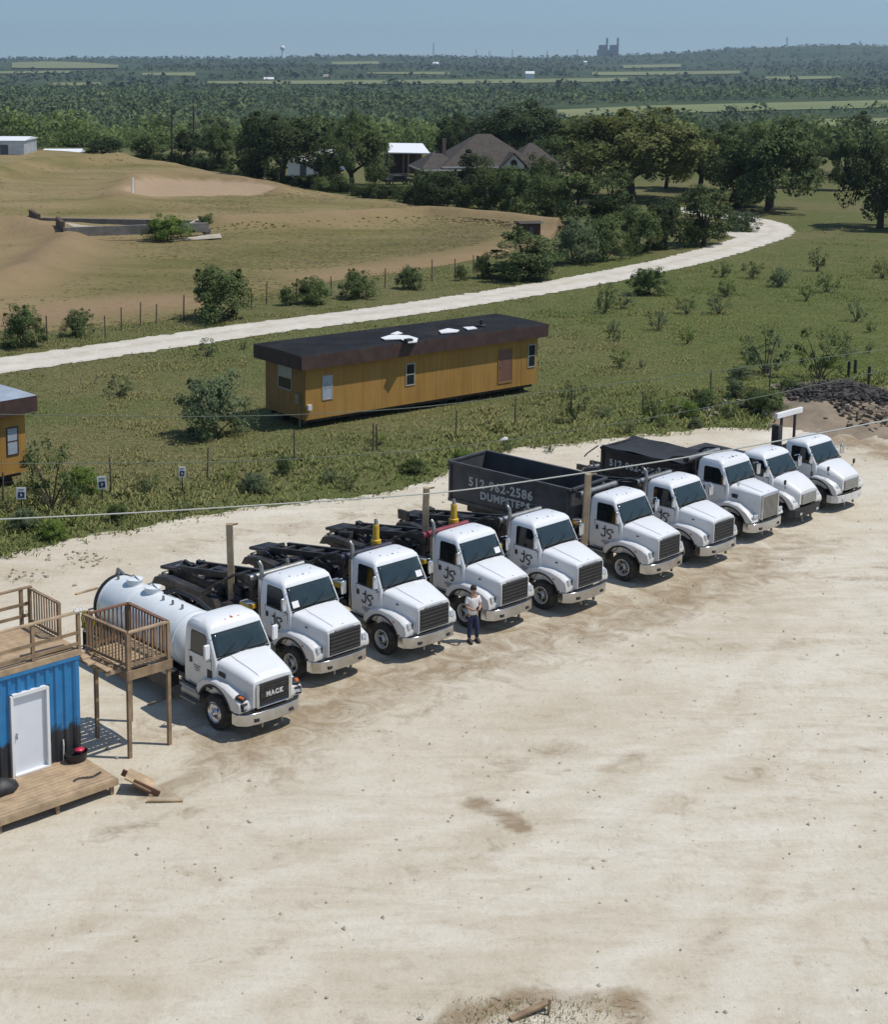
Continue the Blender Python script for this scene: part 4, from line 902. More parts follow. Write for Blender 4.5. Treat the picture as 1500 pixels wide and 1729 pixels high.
    bp = MB().prism(outer + inner[::-1], lambda u, v, w_: (u, v, w_), *bz).build('bumper', bump, root, 28, bevel=.015)
    MB().prism([(x+.01, y) for x, y in outer] + inner[::-1], lambda u, v, w_: (u-.02, v*.985, w_), bz[1]+.002, bz[1]+.05).build('bumper_top', 'black_plastic', bp)
    for s in (-1, 1): MB().box((fx_+.004-.03, s*.62, bz[0]+.13), (.02, .16, .09)).build('fog_lamp' if kind != 'mack' else 'bumper_slot', 'lamp_lens' if kind == 'm2' else 'black_plastic', bp)
    MB().box((fx_-.16, -.35, bz[0]-.10), (.08, .05, .16)).build('tow_hook', 'dull_steel', bp); MB().box((fx_-.16, .35, bz[0]-.10), (.08, .05, .16)).build('tow_hook', 'dull_steel', bp)
    # roof fittings
    for k, y in enumerate((-.62, -.24, 0, .24, .62)):
        xx = xfront(z1+.16)-.16; MB().box((xx - .10*(abs(y) > .5), y, np.interp(abs(y), (0, .62), (rg[-2][0]+.03, rg[-3][0]+.09))), (.12, .07, .048)).build('marker_lamp', 'amber_lens' if kind == 'mack' else 'dull_steel', root, bevel=.015)
    if kind in ('sd', 'tall'):
        for x, y in ((-1.2, -.55), (-.95, .5), (-.8, -.5)): MB().lathe([(.05,0),(.05,.05),(.02,.09)], lambda a_, b_, h, x=x, y=y: (x+a_, y+b_, rg[-2][0]-.01+h), 8).build('roof_fitting', 'dull_steel', root)
    # chassis
    L = {'tank': -7.3, 'hoist': -7.5, 'box': -8.1, 'flat': -7.0}[bed]
    for s in (-1, 1): MB().box(((L+.9)/2, s*.43, .92), (.9-L, .09, .27)).build('chassis_rail', 'black_steel', root)
    cm = MB()
    for k in range(6): cm.box((-1.0+k*(L+1.5)/5, 0, .92), (.1, .8, .18))
    cm.build('cross_members', 'black_steel', root); MB().tube([(0,-.95,.52),(0,.95,.52)], .07, 8).build('front_axle', 'black_steel', root)
    tk = MB(); tk.tube([(-.82,-.80,.66),(-1.72,-.80,.66)], .27, 16); tank = tk.build('fuel_tank', 'dull_steel', root, 40)
    for zz in (.52, .92): MB().box((-1.25, -1.10, zz), (.78, .16, .035)).build('step', 'dull_steel', tank)
    MB().box((-1.2, .85, .72), (.9, .5, .5)).build('battery_box', 'black_steel', root, bevel=.03); MB().box((-1.25, -.93, .95), (.85, .2, .048)).build('cab_sill', 'black_plastic', root)
    ax = (-4.9, -6.25) if bed != 'flat' else (-5.2,)
    for x in ax:
        MB().tube([(x,-.95,.52),(x,.95,.52)], .09, 8).build('rear_axle', 'black_steel', root)
        for s in (-1, 1): wheel(root, x, s*1.0, s, RIMD, False); wheel(root, x, s*.68, s, RIMD, False)
    for s in (-1, 1): MB().box((ax[-1]-.75, s*.85, .65), (.02, .6, .65)).build('mud_flap', 'rubber', root)
    if exhaust:
        e = MB(); e.tube([(-1.80,-.80,.95),(-1.80,-.80,3.0),(-1.82,-.80,3.14),(-1.93,-.80,3.24)], [.07,.07,.065,.06], 12); ex = e.build('exhaust_stack', 'dull_steel', root, 50)
        e = MB(); e.tube([(-1.80,-.80,1.1),(-1.80,-.80,2.7)], .11, 14); e.build('heat_shield', 'chrome', ex, 50)
    if kind == 'sd': logo(root, -.80, 1.60, -1.05)
    elif kind == 'mack':
        m2 = MB()
        for k in range(3): m2.box((-.95, -1.05, 1.62-.07*k), (.34-.08*k, .006, .022))
        m2.build('door_lettering', 'logo_grey', root)
    # ---- bodies
    if bed in ('hoist', 'box'):
        for s in (-1, 1):
            MB().box((-4.75 if bed == 'hoist' else -5.0, s*.46, 1.24), (5.7 if bed == 'hoist' else 6.2, .14, .24)).build('hoist_rail', 'black_steel', root, bevel=.01); MB().bar((-2.1, s*.74, 1.10), (-7.6, s*.74, 1.14), .10, .14).build('side_rail', 'black_steel', root)
            h = MB(); h.tube([(-2.5, s*.27, 1.30), (-5.3, s*.27, 1.22)], .10, 10); hc = h.build('hoist_cylinder', 'black_steel', root, 50)
            h = MB(); h.tube([(-5.3, s*.27, 1.22), (-6.9, s*.27, 1.18)], .055, 8); h.build('piston_rod', 'chrome', hc, 50)
            MB().prism([(-3.7,1.15),(-3.9,1.5),(-4.6,1.58),(-6.6,1.58),(-7.2,1.45),(-7.4,1.15),(-7.1,1.2),(-6.5,1.40),(-4.7,1.40),(-4.0,1.2)], lambda u, v, w_, s=s: (u, s*w_, v), .78, 1.12).build('rear_fender', 'black_steel', root)
            for x in (-3.4, -7.3): MB().tube([(x, s*.46, 1.40), (x, s*.62, 1.40)], .09, 10).build('guide_roller', 'dull_steel', root, 50)
        cmx = MB()
        for k in range(9): cmx.box((-2.3-k*.68, 0, 1.22), (.12, .8, .14))
        for k in range(5): cmx.bar((-2.3-k*1.2, -.42, 1.33), (-3.2-k*1.2, .42, 1.33), .06, .048)
        cmx.build('hoist_cross_members', 'black_steel', root)
        MB().tube([(-7.6,-.62,1.2),(-7.6,.62,1.2)], .12, 12).build('rear_roller', 'dull_steel', root, 50)
        r_ = MB(); 
        for k in range(4): r_.tube([(-2.4, -.1+.07*k, 1.45), (-4.5, -.25+.12*k, 1.52+.05*random.random()), (-7.0, -.2+.1*k, 1.45)], .022, 6)
        r_.build('hydraulic_hoses', 'black_plastic', root, 60)
        MB().box((-2.15, -.25, 1.62), (.45, .7, .55)).build('oil_reservoir', 'black_steel', root, bevel=.03); MB().box((-2.75, .72, 1.55), (.5, .42, .55)).build('valve_box', 'black_steel', root, bevel=.03)
        # tarp gantry with roller tube
        gz_ = 2.72 if bed == 'hoist' else 2.85
        gm = MB()
        for s in (-1, 1): gm.bar((-2.0, s*.62, 1.0), (-2.0, s*.62, gz_-.06), .12, .12)
        gm.bar((-2.0, -.62, 2.2), (-2.0, .62, 2.2), .1, .1); gm.bar((-2.0,-.62,1.3), (-2.0,.62,2.15), .05, .05); gan = gm.build('tarp_gantry', 'black_steel', root)
        g_ = MB(); g_.tube([(-2.05,-1.15,gz_),(-2.05,1.15,gz_)], .115, 14); g_.build('tarp_roller', roller, root, 50)
        for s in (-1, 1): MB().box((-2.05, s*1.17, gz_), (.26, .05, .26)).build('roller_bracket', 'black_steel', root, bevel=.02)
        for s in (-1, 1):
            t_ = MB(); t_.tube([(-5.2, s*1.08, 1.15), (-3.9, s*1.12, 2.0), (-2.7, s*1.12, gz_-.02), (-2.2, s*1.12, gz_+.1)], .045, 8); t_.build('tarp_arm', 'black_steel', root, 50)
            j = MB(); j.tube([(-5.0, s*1.0, 1.0), (-4.0, s*1.08, 1.85)], .06, 8); j.build('arm_cylinder', 'black_steel', root, 50)
        y_ = MB(); y_.tube([(-2.25,.66,1.4),(-2.25,.66,mast-.55),(-2.25,.66,mast-.5),(-2.25,.66,mast)], [.16,.16,.115,.11], 14); ym = y_.build('hydraulic_mast', 'yellow_paint', root, 40)
        y_ = MB(); y_.tube([(-2.25,.66,mast),(-2.25,.66,mast+.1),(-2.28,.66,mast+.2)], [.06,.07,.05], 10); y_.build('mast_cap', 'dull_steel', ym, 40)
        y_ = MB(); y_.tube([(-2.25,.66,mast-.62),(-2.25,.66,mast-.52)], .18, 14); y_.build('mast_collar', 'yellow_paint', ym, 40)
        yb_ = MB().box((-2.35,-.92,1.72), (.5,.32,.16)).build('toolbox', 'yellow_paint', root, bevel=.02); MB().box((-2.35,-.92,1.815), (.46,.30,.03)).build('toolbox_lid', 'rim_steel', yb_)
        if bed == 'hoist':
            for s in (-1, 1): MB().bar((-2.7, s*.5, 1.1), (-2.55, s*.5, 2.62), .16, .16).build('mast_upright', 'black_steel', root); MB().bar((-2.6, s*.5, 2.3), (-4.6, s*.42, 1.6), .10, .12).build('mast_brace', 'black_steel', root)
            MB().box((-2.75, 0, 2.05), (.35, .8, .5)).build('winch_housing', 'black_steel', root, bevel=.04); MB().box((-3.4, .35, 1.95), (.7, .45, .35), ry=R(8)).build('valve_bank', 'dark_navy', root, bevel=.03); MB().box((-3.6, -.4, 1.9), (.9, .35, .3), ry=R(12)).build('cylinder_cradle', 'black_steel', root, bevel=.03); MB().box((-5.0, .2, 1.9), (.8, .5, .28), ry=R(-6)).build('pump_box', 'black_steel', root, bevel=.03)
            for s in (-1, 1): MB().bar((-2.45, s*.36, 2.42), (-6.6, s*.40, 1.72), .12, .20).build('tilt_frame', 'black_steel', root)
            for k in range(5): MB().box((-2.9-k*.8, 0, 2.34-k*.135), (.12, .74, .12)).build('tilt_cross_bar', 'black_steel', root)
            rg_ = random.Random(int(abs(P.x*100)))
            for k in range(26):
                x, y = -2.6-rg_.random()*4.9, rg_.uniform(-.75, .75); nm = rg_.choice(['bracket', 'valve_block', 'pivot_plate', 'chain_guide'])
                MB().box((x, y, 1.42+rg_.random()*.22), (rg_.uniform(.12, .6), rg_.uniform(.08, .3), rg_.uniform(.12, .4)), rz=rg_.uniform(-.15, .15), ry=rg_.uniform(-.4, .4)).build(nm, rg_.choice(['black_steel', 'black_steel', 'dark_navy', 'dull_steel', 'black_plastic']), root, bevel=.012)
            for k in range(5):
                x = -2.4-rg_.random()*3; h_ = MB(); h_.tube([(x, rg_.uniform(-.5,.5), 1.4), (x-.5, rg_.uniform(-.6,.6), 1.75+rg_.random()*.35), (x-1.3, rg_.uniform(-.6,.6), 1.5)], .03, 6); h_.build('hose_loop', 'black_plastic', root, 60)
            MB().prism([(-2.6,1.16),(-2.5,1.62),(-3.2,1.86),(-4.4,1.80),(-5.4,1.62),(-7.2,1.55),(-7.8,1.3),(-7.6,1.16)], lambda u, v, w_: (u, w_, v), -.40, .40).build('hoist_body', 'black_steel', root, bevel=.03)
            for s in (-1, 1): MB().prism([(-2.5,1.0),(-2.4,1.5),(-3.6,1.5),(-3.7,1.0)], lambda u, v, w_, s=s: (u, s*w_, v), .55, 1.05).build('side_tank', 'black_steel', root, bevel=.03)
            for s in (-1, 1): MB().bar((-2.6, s*.30, 1.50), (-6.9, s*.34, 1.58), .10, .18).build('lift_beam', 'black_steel', root)
            c_ = MB(); c_.box((-5.6, 0, 1.45), (.5, .7, .3)); c_.tube([(-5.9,-.3,1.55),(-5.9,.3,1.55)], .16, 12); c_.build('cable_winch', 'black_steel', root)
            MB().box((-7.4, .0, 1.55), (.8, .9, .10), ry=R(-8)).build('tail_plate', 'black_steel', root); MB().prism([(-3.2,1.38),(-3.0,1.75),(-3.9,1.85),(-4.6,1.6),(-4.8,1.38)], lambda u, v, w_: (u, w_, v), .10, .34).build('hook_frame', 'dark_navy', root)
            pass
            pass
    elif bed == 'tank':
        R0, zc = .86, 1.74
        prof = [(.15,-6.98),(.45,-6.95),(.7,-6.86),(.82,-6.7),(R0,-6.55),(R0,-2.45),(.82,-2.25),(.7,-2.10),(.45,-2.0),(.15,-1.97)]
        tb = MB().lathe(prof, lambda x, y, h: (h, x, zc+y), 36).build('tank', 'tank_white', root, 40)
        for x in (-6.55, -5.2, -3.8, -2.45): MB().lathe([(R0-.02,x-.03),(R0+.018,x-.03),(R0+.018,x+.03),(R0-.02,x+.03)], lambda a_, b_, h: (h, a_, zc+b_), 36).build('tank_rib', 'tank_white', tb, 30)
        MB().lathe([(R0-.1,-6.76),(R0+.05,-6.72),(R0+.05,-6.64),(R0-.1,-6.64)], lambda a_, b_, h: (h, a_, zc+b_), 36).build('rear_ring', 'black_plastic', tb, 30)
        for x in (-5.7, -4.7):
            mh = MB().lathe([(.24,0),(.24,.16),(.27,.17),(.27,.21),(.05,.25)], lambda a_, b_, h, x=x: (x+a_, b_, zc+R0-.04+h), 18).build('manway', 'tank_white', tb, 40)
            MB().tube([(x-.26,0,zc+R0+.17),(x-.05,0,zc+R0+.27),(x+.26,0,zc+R0+.17)], .02, 6).build('manway_clamp', 'dull_steel', mh)
        for x in (-6.4, -3.9, -3.4, -2.9): MB().tube([(x,-.15,zc+R0-.05),(x,-.15,zc+R0+.12)], [.05,.035], 8).build('tank_fitting', 'dull_steel', tb, 40)
        p_ = MB(); p_.tube([(-4.4,.25,zc+R0-.02),(-4.0,.4,zc+R0+.15),(-3.2,.6,zc+.9),(-2.2,.75,zc+.5)], .07, 8); p_.build('suction_pipe', 'black_plastic', tb, 50)
        p_ = MB(); p_.tube([(-6.6,.2,zc+R0),(-6.95,.2,zc+R0+.1),(-7.1,.2,zc+.6),(-7.15,.2,.9)], .06, 8); p_.build('vent_pipe', 'dull_steel', tb, 50)
        for s in (-1, 1):
            MB().box((-4.6, s*1.0, 1.0), (4.6, .42, .05)).build('hose_tray', 'dull_steel', root); MB().box((-2.9, s*.9, .72), (1.0, .5, .5)).build('tool_box', 'black_steel', root, bevel=.02)
            MB().prism([(-4.1,1.02),(-4.2,1.2),(-4.6,1.28),(-6.6,1.28),(-7.0,1.2),(-7.1,1.02)], lambda u, v, w_, s=s: (u, s*w_, v), .72, 1.15).build('rear_fender', 'black_steel', root)
            for x in (-6.6, -3.0): MB().box((x, s*.6, 1.1), (.3, .5, .3)).build('tank_saddle', 'black_steel', root)
        for k in range(4): MB().lathe([(.20+.03*k,-.03),(.25+.03*k,0),(.20+.03*k,.03)], lambda a_, b_, h, k=k: (-6.55+a_, -1.12-.05*k+h, 1.42+b_), 18, False).build('coiled_hose', 'yellow_hose', root, 50)
        MB().box((-7.2, 0, 1.5), (.05, 1.6, .048)).build('rear_rack', 'dull_steel', root)
    else:
        MB().box((-4.6, 0, 1.16), (4.9, 2.2, .12)).build('flat_bed', 'black_steel', root); MB().box((-2.1, 0, 1.75), (.08, 2.1, 1.1)).build('headboard', 'black_steel', root)
        for s in (-1, 1): MB().box((-3.2, s*.85, .8), (1.0, .4, .45)).build('tool_box', 'black_steel', root, bevel=.02)
    return root
def wp(x, y): return gp(x, y)
GT = 'white trucks parked in a slanting row'
A_ = R(-49)
truck('vacuum_truck', 'white vacuum tank truck with MACK grille beside the wooden landing', wp(366,1233), R(-50), 'mack', 'tank', exhaust=False, rim=RIMC, group=GT)
truck('roll_off_truck', 'white roll off truck parked next to the vacuum tank truck', wp(494,1148), R(-49), 'sd', 'hoist', 'dull_steel', group=GT, sticker=-1)
truck('roll_off_truck', 'white roll off truck with dark tarp roller, left of the standing man', wp(647,1106), R(-50), 'sd', 'hoist', 'dark_navy', group=GT, mast=3.45, sticker=1)
truck('roll_off_truck', 'white roll off truck with red tarp roller, directly behind the standing man', wp(786,1060), R(-49), 'sd', 'hoist', 'red_paint', group=GT, mast=3.45, sticker=1)
truck('roll_off_truck', 'white roll off truck between the red roller truck and the one with the grey dumpster', wp(915,1030), R(-49), 'sd', 'hoist', 'dull_steel', group=GT)
t6 = truck('roll_off_truck', 'white roll off truck carrying the grey dumpster, wooden post behind its cab', wp(1052,982), R(-47), 'sd', 'box', 'dull_steel', group=GT)
truck('roll_off_truck', 'white roll off truck right of the one carrying the grey dumpster, last with curl logo', wp(1146,951), R(-48), 'sd', 'hoist', 'dull_steel', group=GT)
t8 = truck('conventional_truck', 'white truck with tall square hood and big chrome grille', wp(1230,910), R(-48), 'tall', 'box', 'dull_steel', exhaust=False, group=GT)
truck('medium_truck', 'white medium truck with black bumper, second from the right end of the row', wp(1303,886), R(-48), 'm2', 'flat', bump='black_plastic', exhaust=False, group=GT)
t10 = truck('medium_truck', 'white medium truck with sign board rack at the right end of the row', wp(1376,861), R(-49), 'm2', 'flat', bump='white_paint', exhaust=False, group=GT)
# rack with long pale board behind the last cab
for y in (-.5, .55): MB().bar((-2.15, y, 1.2), (-2.15, y, 3.55), .09, .09).build('rack_post', 'black_steel', t10)
MB().box((-2.15, -.85, 2.6), (.35, .25, 1.3)).build('rack_motor', 'black_steel', t10, bevel=.03)
MB().box((-2.15, .05, 3.65), (.14, 2.0, .24)).build('sign_board', 'frame_white', t10, bevel=.02)

# ------------------------------------------------------------------ roll-off dumpsters
def dumpster(label, root_t, L, Hh, z0, x0, body, text1, text2, tarp=False, dy=0, rz=0, tz_=.62):
    loc = root_t.location; a = root_t.rotation_euler[2]
    o = empty('roll_off_dumpster', (loc.x + math.cos(a)*x0 - math.sin(a)*dy, loc.y + math.sin(a)*x0 + math.cos(a)*dy, z0), a+rz, label, 'dumpster', 'roll-off dumpsters')
    W = 1.16
    for s in (-1, 1):
        MB().box((-L/2, s*W, Hh/2), (L, .05, Hh)).build('side_wall', body, o)
        for k in range(7):
            if s > 0 or k in (0, 6): MB().box((-.1-k*(L-.2)/6, s*(W+.055), Hh/2), (.10, .06, Hh-.1)).build('side_rib', body, o)
        MB().box((-L/2, s*(W+.02), Hh+.04), (L+.06, .12, .10)).build('top_rail', body, o, bevel=.015); MB().box((-L/2, s*(W+.02), .048), (L, .10, .14)).build('bottom_rail', body, o)
        MB().box((-L/2, s*.45, -.10), (L, .12, .18)).build('skid', 'black_steel', o)
    MB().box((-L/2, 0, .03), (L-.06, W*2-.06, .05)).build('floor_plate', body, o)
    MB().box((-.0, 0, Hh/2), (.05, W*2-.06, Hh)).build('front_wall', body, o); MB().box((.02, 0, Hh+.04), (.12, W*2-.12, .10)).build('front_rail', body, o, bevel=.015)
    MB().bar((.06, -.5, .15), (.06, .1, Hh-.1), .06, .048).build('front_brace', body, o); MB().bar((.06, .6, .15), (.06, .1, Hh-.1), .06, .048).build('front_brace', body, o)
    dr = MB().box((-L, 0, Hh/2), (.06, W*2, Hh)).build('tail_door', body, o)
    for k in range(4): MB().box((-L-.05, -W+.12+k*(2*W-.24)/3, Hh/2), (.06, .08, Hh-.1)).build('door_rib', body, dr)
    MB().box((-L, 0, Hh+.04), (.12, W*2-.12, .10)).build('rear_rail', body, o, bevel=.015)
    for txt, zz, sz, xo in ((text1, Hh*tz_, .50 if L > 5 else .40, 0), (text2, Hh*tz_-.46, .42, .25)):
        if txt: share('lettering', text_mesh(txt, sz, 'white_letter', .004, .014, 1.12), o, (-L*.56+xo, -W-.030, zz), (R(90), 0, 0))
    if tarp:
        n, mrow = 30, 14; P = np.zeros((mrow, n, 3))
        for i in range(mrow):
            for j in range(n):
                u, v = i/(mrow-1), j/(n-1); x = .10 - v*(L+.25); y = (u-.5)*2*(W+.05)
                sag = .12*(1-(2*u-1)**2)+ .025*mnoise.noise(Vector((x*1.4, y*1.8, 3)))
                P[i, j] = (x, y, Hh+.14 - sag + (.10 if abs(2*u-1) > .95 else 0)*math.sin(v*14)*.2)
        tp = grid_obj('tarp', P, 'tarp', parent=o)
        b = MB(); b.tube([(-L-.1,-W-.1,Hh+.12),(-L-.5,-W-.3,Hh-.25),(-L-.7,-W-.25,Hh-.45)], .03, 6); b.build('tarp_bow', 'black_steel', o)
    return o
d1 = dumpster('open grey roll off dumpster with white phone number, on a truck bed', t6, 5.9, 1.54, 1.42, -2.45, 'grey_box', '512-962-2586', 'DUMPSTERS', rz=R(2))
d2 = dumpster('low black tarp covered roll off dumpster behind the tall hood truck', t8, 3.9, 1.15, 1.40, -2.4, 'black_box', '512-962-2586', None, True, tz_=.55)
# ------------------------------------------------------------------ container office with roof deck
CA = R(40); CC = gp(137, 1277, .45); CC.z = 0
def frame_pt(px, py, z):
    p = gp(px, py, z) - CC; return (p.x*math.cos(CA)+p.y*math.sin(CA), -p.x*math.sin(CA)+p.y*math.cos(CA))
def front_xz(px, py, yl=0.0):
    r = (px - PPX) / FPX; u = -(py - PPY) / FPX; c, s = math.cos(PITCH), math.sin(PITCH)
    d = Vector((r, c + s*u, -s + c*u)); n = Vector((-math.sin(CA), math.cos(CA), 0)); O = Vector((0, 0, CAMH))
    t = ((CC + n*yl) - O).dot(n) / d.dot(n); p = O + d*t - CC; return (p.x*math.cos(CA)+p.y*math.sin(CA), p.z)
ZT = front_xz(139, 1103)[1]
cont = empty('container_office', CC, CA, 'blue and black shipping container office with white door, at the left edge', 'container')
m = bpy.data.materials.new('container_paint'); m.use_nodes = True; M['container_paint'] = m; t = NT(m)
v = t.coord(); sx_ = t.n.new('ShaderNodeSeparateXYZ'); t.l.new(v, sx_.inputs[0])
h_ = t.math('ADD', sx_.outputs[2], t.math('MULTIPLY', t.math('SUBTRACT', t.noise(v, 1.6, 6, .7, .5), .5), .9))
h_ = t.math('SUBTRACT', h_, t.math('MULTIPLY', sx_.outputs[0], .0))
blu = t.ramp(t.noise(v, 2.2, 6, .6), [(.3, (.012,.150,.36)), (.7, (.018,.21,.47))])
c = t.mix(t.ramp(t.math('MULTIPLY', h_, .4), [(.55, 0.0), (.61, 1.0)]), (.020,.024,.030), blu); c = t.mix(t.ramp(t.noise(t.coord((6, 6, .5)), 1.2, 6, .7), [(.5, 0.0), (.8, .35)]), c, (.16,.13,.10)); t.base(c); t.b.inputs['Roughness'].default_value = .5
LC, WC = 6.1, 2.44
def corr(length, step=.28, dep=.045):
    pts = []; u = 0
    while u < length-.001:
        for du, dd in ((0, 0), (.09, 0), (.14, dep), (.23, dep)):
            if u+du <= length: pts.append((u+du, dd))
        u += step
    pts.append((length, 0)); return pts
dx0, dz0 = front_xz(22, 1316); dx1, dz1 = front_xz(84, 1297); dx2, dz2 = front_xz(79, 1158)
DW0, DW1, DZ0, DZ1 = dx0, dx1, .50, dz2
prof = corr(LC-.12)
mb = MB()
for (u0, d0), (u1, d1_) in zip(prof[:-1], prof[1:]):
    xa, xb = -LC+.06+u0, -LC+.06+u1
    if xb > DW0 and xa < DW1:
        mb.add([(xa, d0, DZ1+.03), (xb, d1_, DZ1+.03), (xb, d1_, ZT-.1), (xa, d0, ZT-.1)], [(0,1,2,3)])
    else: mb.add([(xa, d0, .3), (xb, d1_, .3), (xb, d1_, ZT-.1), (xa, d0, ZT-.1)], [(0,1,2,3)])
mb.build('front_wall', 'container_paint', cont)
mb = MB(); prof2 = corr(WC-.12)
mb.add([], [])
for (u0, d0), (u1, d1_) in zip(prof2[:-1], prof2[1:]): mb.add([(-d0, .06+u0, .3), (-d1_, .06+u1, .3), (-d1_, .06+u1, ZT-.1), (-d0, .06+u0, ZT-.1)], [(0,1,2,3)])
mb.build('end_wall', 'container_paint', cont)
MB().box((-LC/2, WC, (ZT+.2)/2), (LC, .04, ZT-.3)).build('rear_wall', 'container_paint', cont)
MB().box((-LC/2, WC/2, ZT-.07), (LC-.1, WC-.1, .05)).build('container_roof', 'container_paint', cont)
for x, y in ((-.06, .06), (-.06, WC-.06), (-LC+.06, .06)): MB().box((x, y-.012*(y < 1), (ZT+.2)/2), (.12, .12, ZT-.2)).build('corner_post', 'container_paint', cont)
MB().box((-LC/2, .01, ZT-.055), (LC, .09, .11)).build('top_beam', 'container_paint', cont); MB().box((0, WC/2, ZT-.055), (.09, WC, .11)).build('top_beam', 'container_paint', cont); MB().box((-LC/2, .0, .25), (LC, .09, .12)).build('bottom_beam', 'container_paint', cont)
for x in (-.2, -3, -5.8): MB().box((x, .3, .1), (.4, .4, .22)).build('footing_block', 'concrete', cont)
dr = MB().box(((DW0+DW1)/2, .065, (DZ0+DZ1)/2), (DW1-DW0-.1, .05, DZ1-DZ0-.08)).build('door', 'door_white', cont)
fw = .08
for nm, c_, d_ in (('door_frame', (DW0+fw/2-.02, .02, (DZ0+DZ1)/2), (fw, .16, DZ1-DZ0)), ('door_frame', (DW1-fw/2+.02, .02, (DZ0+DZ1)/2), (fw, .16, DZ1-DZ0)), ('door_frame', ((DW0+DW1)/2, .02, DZ1-.01), (DW1-DW0-.1, .16, .09)), ('threshold', ((DW0+DW1)/2, .02, DZ0+.02), (DW1-DW0-.1, .2, .05))):
    MB().box(c_, d_).build(nm, 'frame_white', dr)
MB().tube([(DW0+.16, .0, DZ0+1.0), (DW0+.16, .0, DZ0+1.16)], .022, 8).build('door_handle', 'dull_steel', dr)
x_, z_ = front_xz(105, 1262); p_ = MB(); p_.tube([(x_, -.05, .48), (x_+.02, -.05, .95), (x_+.04, .0, 1.1)], .018, 6); p_.build('conduit', 'rope_pale', cont)

# roof deck
deck = empty('roof_deck', CC + Vector((0, 0, ZT)), CA, 'weathered wooden deck with railings on top of the blue container', 'deck')
nb_ = 17
for k in range(nb_): MB().box((-LC/2-.05, .06+k*(WC-.1)/(nb_-1), .14 + random.uniform(-.004, .004)), (LC+.1, (WC-.1)/(nb_-1)-.012, .035)).build('board', 'wood_pale', deck)
for k in range(6): MB().box((-.3-k*1.1, WC/2, .06), (.05, WC-.02, .11)).build('joist', 'wood', deck)
MB().box((-LC/2, -.02, .07), (LC+.1, .04, .15)).build('rim_board', 'wood_pale', deck); MB().box((.02, WC/2, .07), (.04, WC, .15)).build('rim_board', 'wood_pale', deck)
RH = 1.12
fposts = [front_xz(x, 1060)[0] for x in (133, 55)]
fposts.append(fposts[1]*2-fposts[0]); fposts.append(fposts[2]*2-fposts[1])
for x in fposts: MB().box((x, .03, RH/2-.02), (.09, .09, RH+.1)).build('railing_post', 'wood', deck)
MB().bar((-LC, .03, RH+.05), (fposts[0]+.08, .03, RH+.05), .13, .04).build('top_rail', 'wood_pale', deck); MB().bar((-LC, -.005, RH*.55), (fposts[0], -.005, RH*.55), .035, .09).build('middle_rail', 'wood', deck); MB().bar((-LC, -.005, RH*.28), (fposts[0], -.005, RH*.28), .035, .09).build('lower_rail', 'wood', deck)
for x, y in ((-.02, WC+.02), (-.28, WC+.04), (-1.6, WC+.04), (-2.9, WC+.04), (-4.2, WC+.04)): MB().box((x, y, RH/2+.02), (.09, .09, RH+.15)).build('railing_post', 'wood', deck)
MB().bar((-LC, WC+.04, RH+.1), (.05, WC+.04, RH+.1), .12, .04).build('top_rail', 'wood', deck)
for k in (.3, .6): MB().bar((-LC, WC+.0, RH*k+.1), (0, WC+.0, RH*k+.1), .035, .09).build('middle_rail', 'wood', deck)
MB().bar((.0, WC, RH+.05), (.0, .95, RH+.05), .09, .04).build('top_rail', 'wood', deck); MB().bar((.0, WC, .25), (.0, .95, .25), .04, .07).build('bottom_rail', 'wood', deck); MB().box((0, .95, RH/2), (.09, .09, RH+.1)).build('railing_post', 'wood', deck)
for k in range(10): MB().box((.03, WC-.13-k*.135, RH/2+.12), (.035, .035, RH-.1)).build('baluster', 'wood', deck)
rp = MB()
for k in range(6): rp.tube([(fposts[0]-.1+.05*k, .03-.06, RH+.06), (fposts[0]-.06+.05*k, .1, RH+.1+.02*(k % 2))], .03, 6)
tag(rp.build('rag', 'rope_pale', None), 'white rag tied over the railing corner post of the roof deck', 'rag').matrix_world = Matrix.Translation(CC + Vector((0, 0, ZT))) @ Matrix.Rotation(CA, 4, 'Z')
lum = MB(); lum.bar((-1.3, .28, .20), (-.1, .16, .20), .09, .05); lum.bar((-1.5, .40, .20), (-.2, .34, .20), .12, .04)
tag(lum.build('loose_lumber', 'wood_pale', None), 'loose pale boards lying on the roof deck by its railing', 'lumber').matrix_world = Matrix.Translation(CC + Vector((0, 0, ZT))) @ Matrix.Rotation(CA, 4, 'Z')

# landing tower
land = empty('wooden_landing', CC, CA, 'raised wooden landing on tall posts with baluster railings beside the container', 'landing')
q0 = frame_pt(219, 1281, 0); q1 = frame_pt(287, 1259, 0); q2 = frame_pt(162, 1245, 0)
lx0, lx1, ly0 = q0[0], q1[0], (q0[1]+q1[1])/2; ly1 = ly0+1.95; FZL = 2.55; RT = 3.62
for x, y, top in ((lx0, ly0, RT), (lx1, ly0, RT), (lx0, ly1-.3, FZL), (lx1, ly1, RT)): MB().box((x, y, top/2), (.10, .10, top)).build('post', 'wood', land)
MB().box((lx0, ly1, (FZL+RT)/2), (.09, .09, RT-FZL+.2)).build('post', 'wood', land)
for (xa, ya, xb, yb__) in ((lx0, ly0-.07, lx1, ly0-.07), (lx0, ly1+.07, lx1, ly1+.07)): MB().bar((xa-.07, ya, FZL-.12), (xb+.07, yb__, FZL-.12), .04, .26).build('fascia', 'wood', land)
for x in (lx0-.07, lx1+.07): MB().bar((x, ly0-.09, FZL-.12), (x, ly1+.09, FZL-.12), .04, .26).build('fascia', 'wood', land)
for k in range(9):
    y = ly0+.12+k*.21
    MB().box(((lx0+lx1)/2, y, FZL+.03), (lx1-lx0+.1, .15 if k > 4 else .17, .035)).build('board', 'wood_pale', land)
